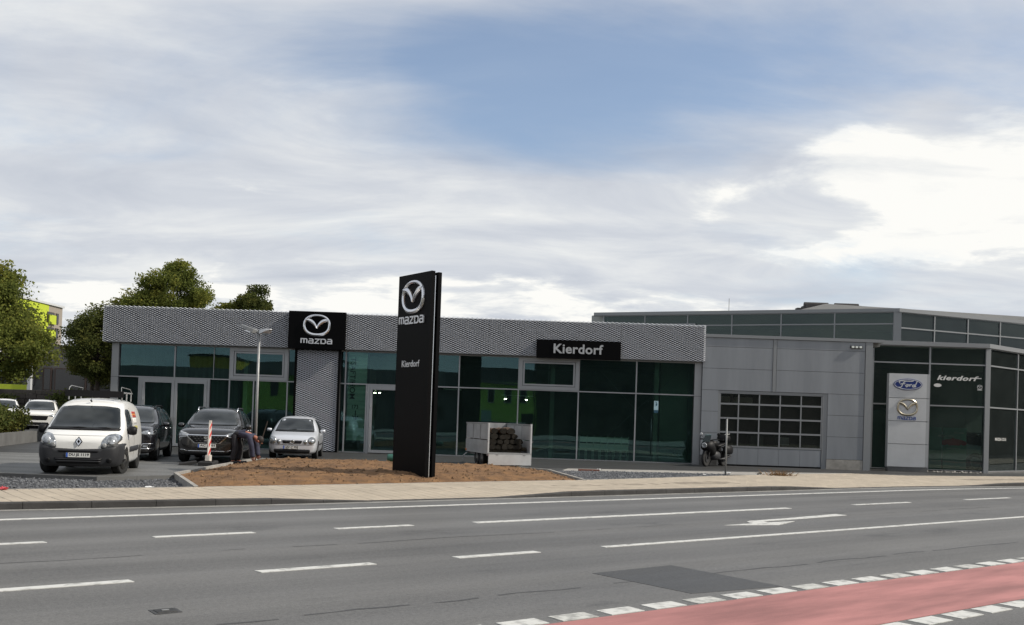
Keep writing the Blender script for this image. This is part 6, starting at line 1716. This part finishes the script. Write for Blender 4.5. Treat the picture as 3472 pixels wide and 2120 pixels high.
HB = thing('green_house','lime green two storey house across the road, mirrored in the glass','building',(0,-18,0))
MB().box(-3.6,2.4,-10,0,0,5.4).build('wall','lime_house',HB)
MB().add([(-4.2,.6,5.3),(3.0,.6,5.0),(3.0,-10.5,5.0),(-4.2,-10.5,5.3),(-4.2,-5,7.2),(3.0,-5,6.9)],[(0,1,5,4),(2,3,4,5),(0,4,3),(1,2,5),(0,3,2,1)]).build('roof','roof_dark',HB)
for x in (-2.1,-.4,1.2):
    w_ = MB().box(x-.36,x+.36,.0,.06,3.2,4.75).build('window','sign_white',HB); MB().box(x-.30,x+.30,.061,.08,3.26,4.69).build('pane','dark_window',w_)
MB().box(1.1,2.1,.0,.07,0,2.2).build('door','dark_window',HB); MB().box(-3.1,-2.0,.0,.06,1.2,2.4).build('notice_board','teal_panel',HB); MB().tube([(2.25,.1,0),(2.25,.1,5.1)],.06,6).build('downpipe','roof_dark',HB)
HC = thing('dark_house','long dark house with a low roof across the road, mirrored in the glass','building',(0,-18.5,0))
MB().box(-20.6,-3.8,-10,0,0,4.6).build('wall','grey_wall',HC)
MB().add([(-21,.6,4.5),(-3.7,.6,4.5),(-3.7,-10.5,4.5),(-21,-10.5,4.5),(-21,-5,6.5),(-3.7,-5,6.5)],[(0,1,5,4),(2,3,4,5),(0,4,3),(1,2,5),(0,3,2,1)]).build('roof','roof_dark',HC)
for x in (-18,-14.5,-11,-7.5): MB().box(x-.6,x+.6,.0,.06,1.2,2.6).build('window','dark_window',HC)
HD = thing('lime_house','second lime green house further along the road, mirrored in the glass','building',(0,-18,0))
MB().box(-27.5,-20.9,-10,0,0,5.4).build('wall','lime_house',HD)
MB().add([(-28,.6,5.3),(-20.7,.6,5.3),(-20.7,-10.5,5.3),(-28,-10.5,5.3),(-28,-5,6.9),(-20.7,-5,6.9)],[(0,1,5,4),(2,3,4,5),(0,4,3),(1,2,5),(0,3,2,1)]).build('roof','roof_dark',HD)
for x in (-26.2,-24.2,-22.3): MB().box(x-.36,x+.36,.0,.06,3.2,4.75).build('window','dark_window',HD)
HE = thing('yellow_hall','yellow hall far across the road, mirrored in the upper left panes','building',(0,-40,0))
MB().box(-40.4,-35.0,-10,0,0,8.1).build('wall','yellow_house',HE); MB().box(-40.6,-34.8,-10.2,.2,8.1,8.3).build('roof','roof_dark',HE)
for x in (-39,-36.5): MB().box(x-.7,x+.7,0,.06,2,4).build('window','dark_window',HE)

HF = thing('dark_sheds','low dark sheds at the left across the road, mirrored in the glass','building',(0,-18.5,0))
MB().box(-75,-27.8,-8,0,0,4.6).build('wall','grey_wall',HF)
MB().add([(-75.2,.5,4.6),(-27.7,.5,4.6),(-27.7,-8.3,4.6),(-75.2,-8.3,4.6),(-75.2,-4,5.9),(-27.7,-4,5.9)],[(0,1,5,4),(2,3,4,5),(0,4,3),(1,2,5),(0,3,2,1)]).build('roof','roof_dark',HF)
for x in range(-70,-29,6): MB().box(x-1.2,x+1.2,0,.06,.1,2.6).build('gate','dark_window',HF)

HG = thing('added_hall','unseen dark hall added beyond the right edge to darken the angled glass','building',(62,80,0))  # added block out of view, gives the angled panes a dark reflection
MB().box(0,14,-34,45,0,13).build('wall','terrace_wall',HG); MB().box(-.3,14.3,-34.3,45.3,13,13.3).build('roof','roof_dark',HG)
for y in range(-30,42,6):
    for z in (2,6,10): MB().box(-.06,0,y,y+2,z,z+2).build('window','dark_window',HG)
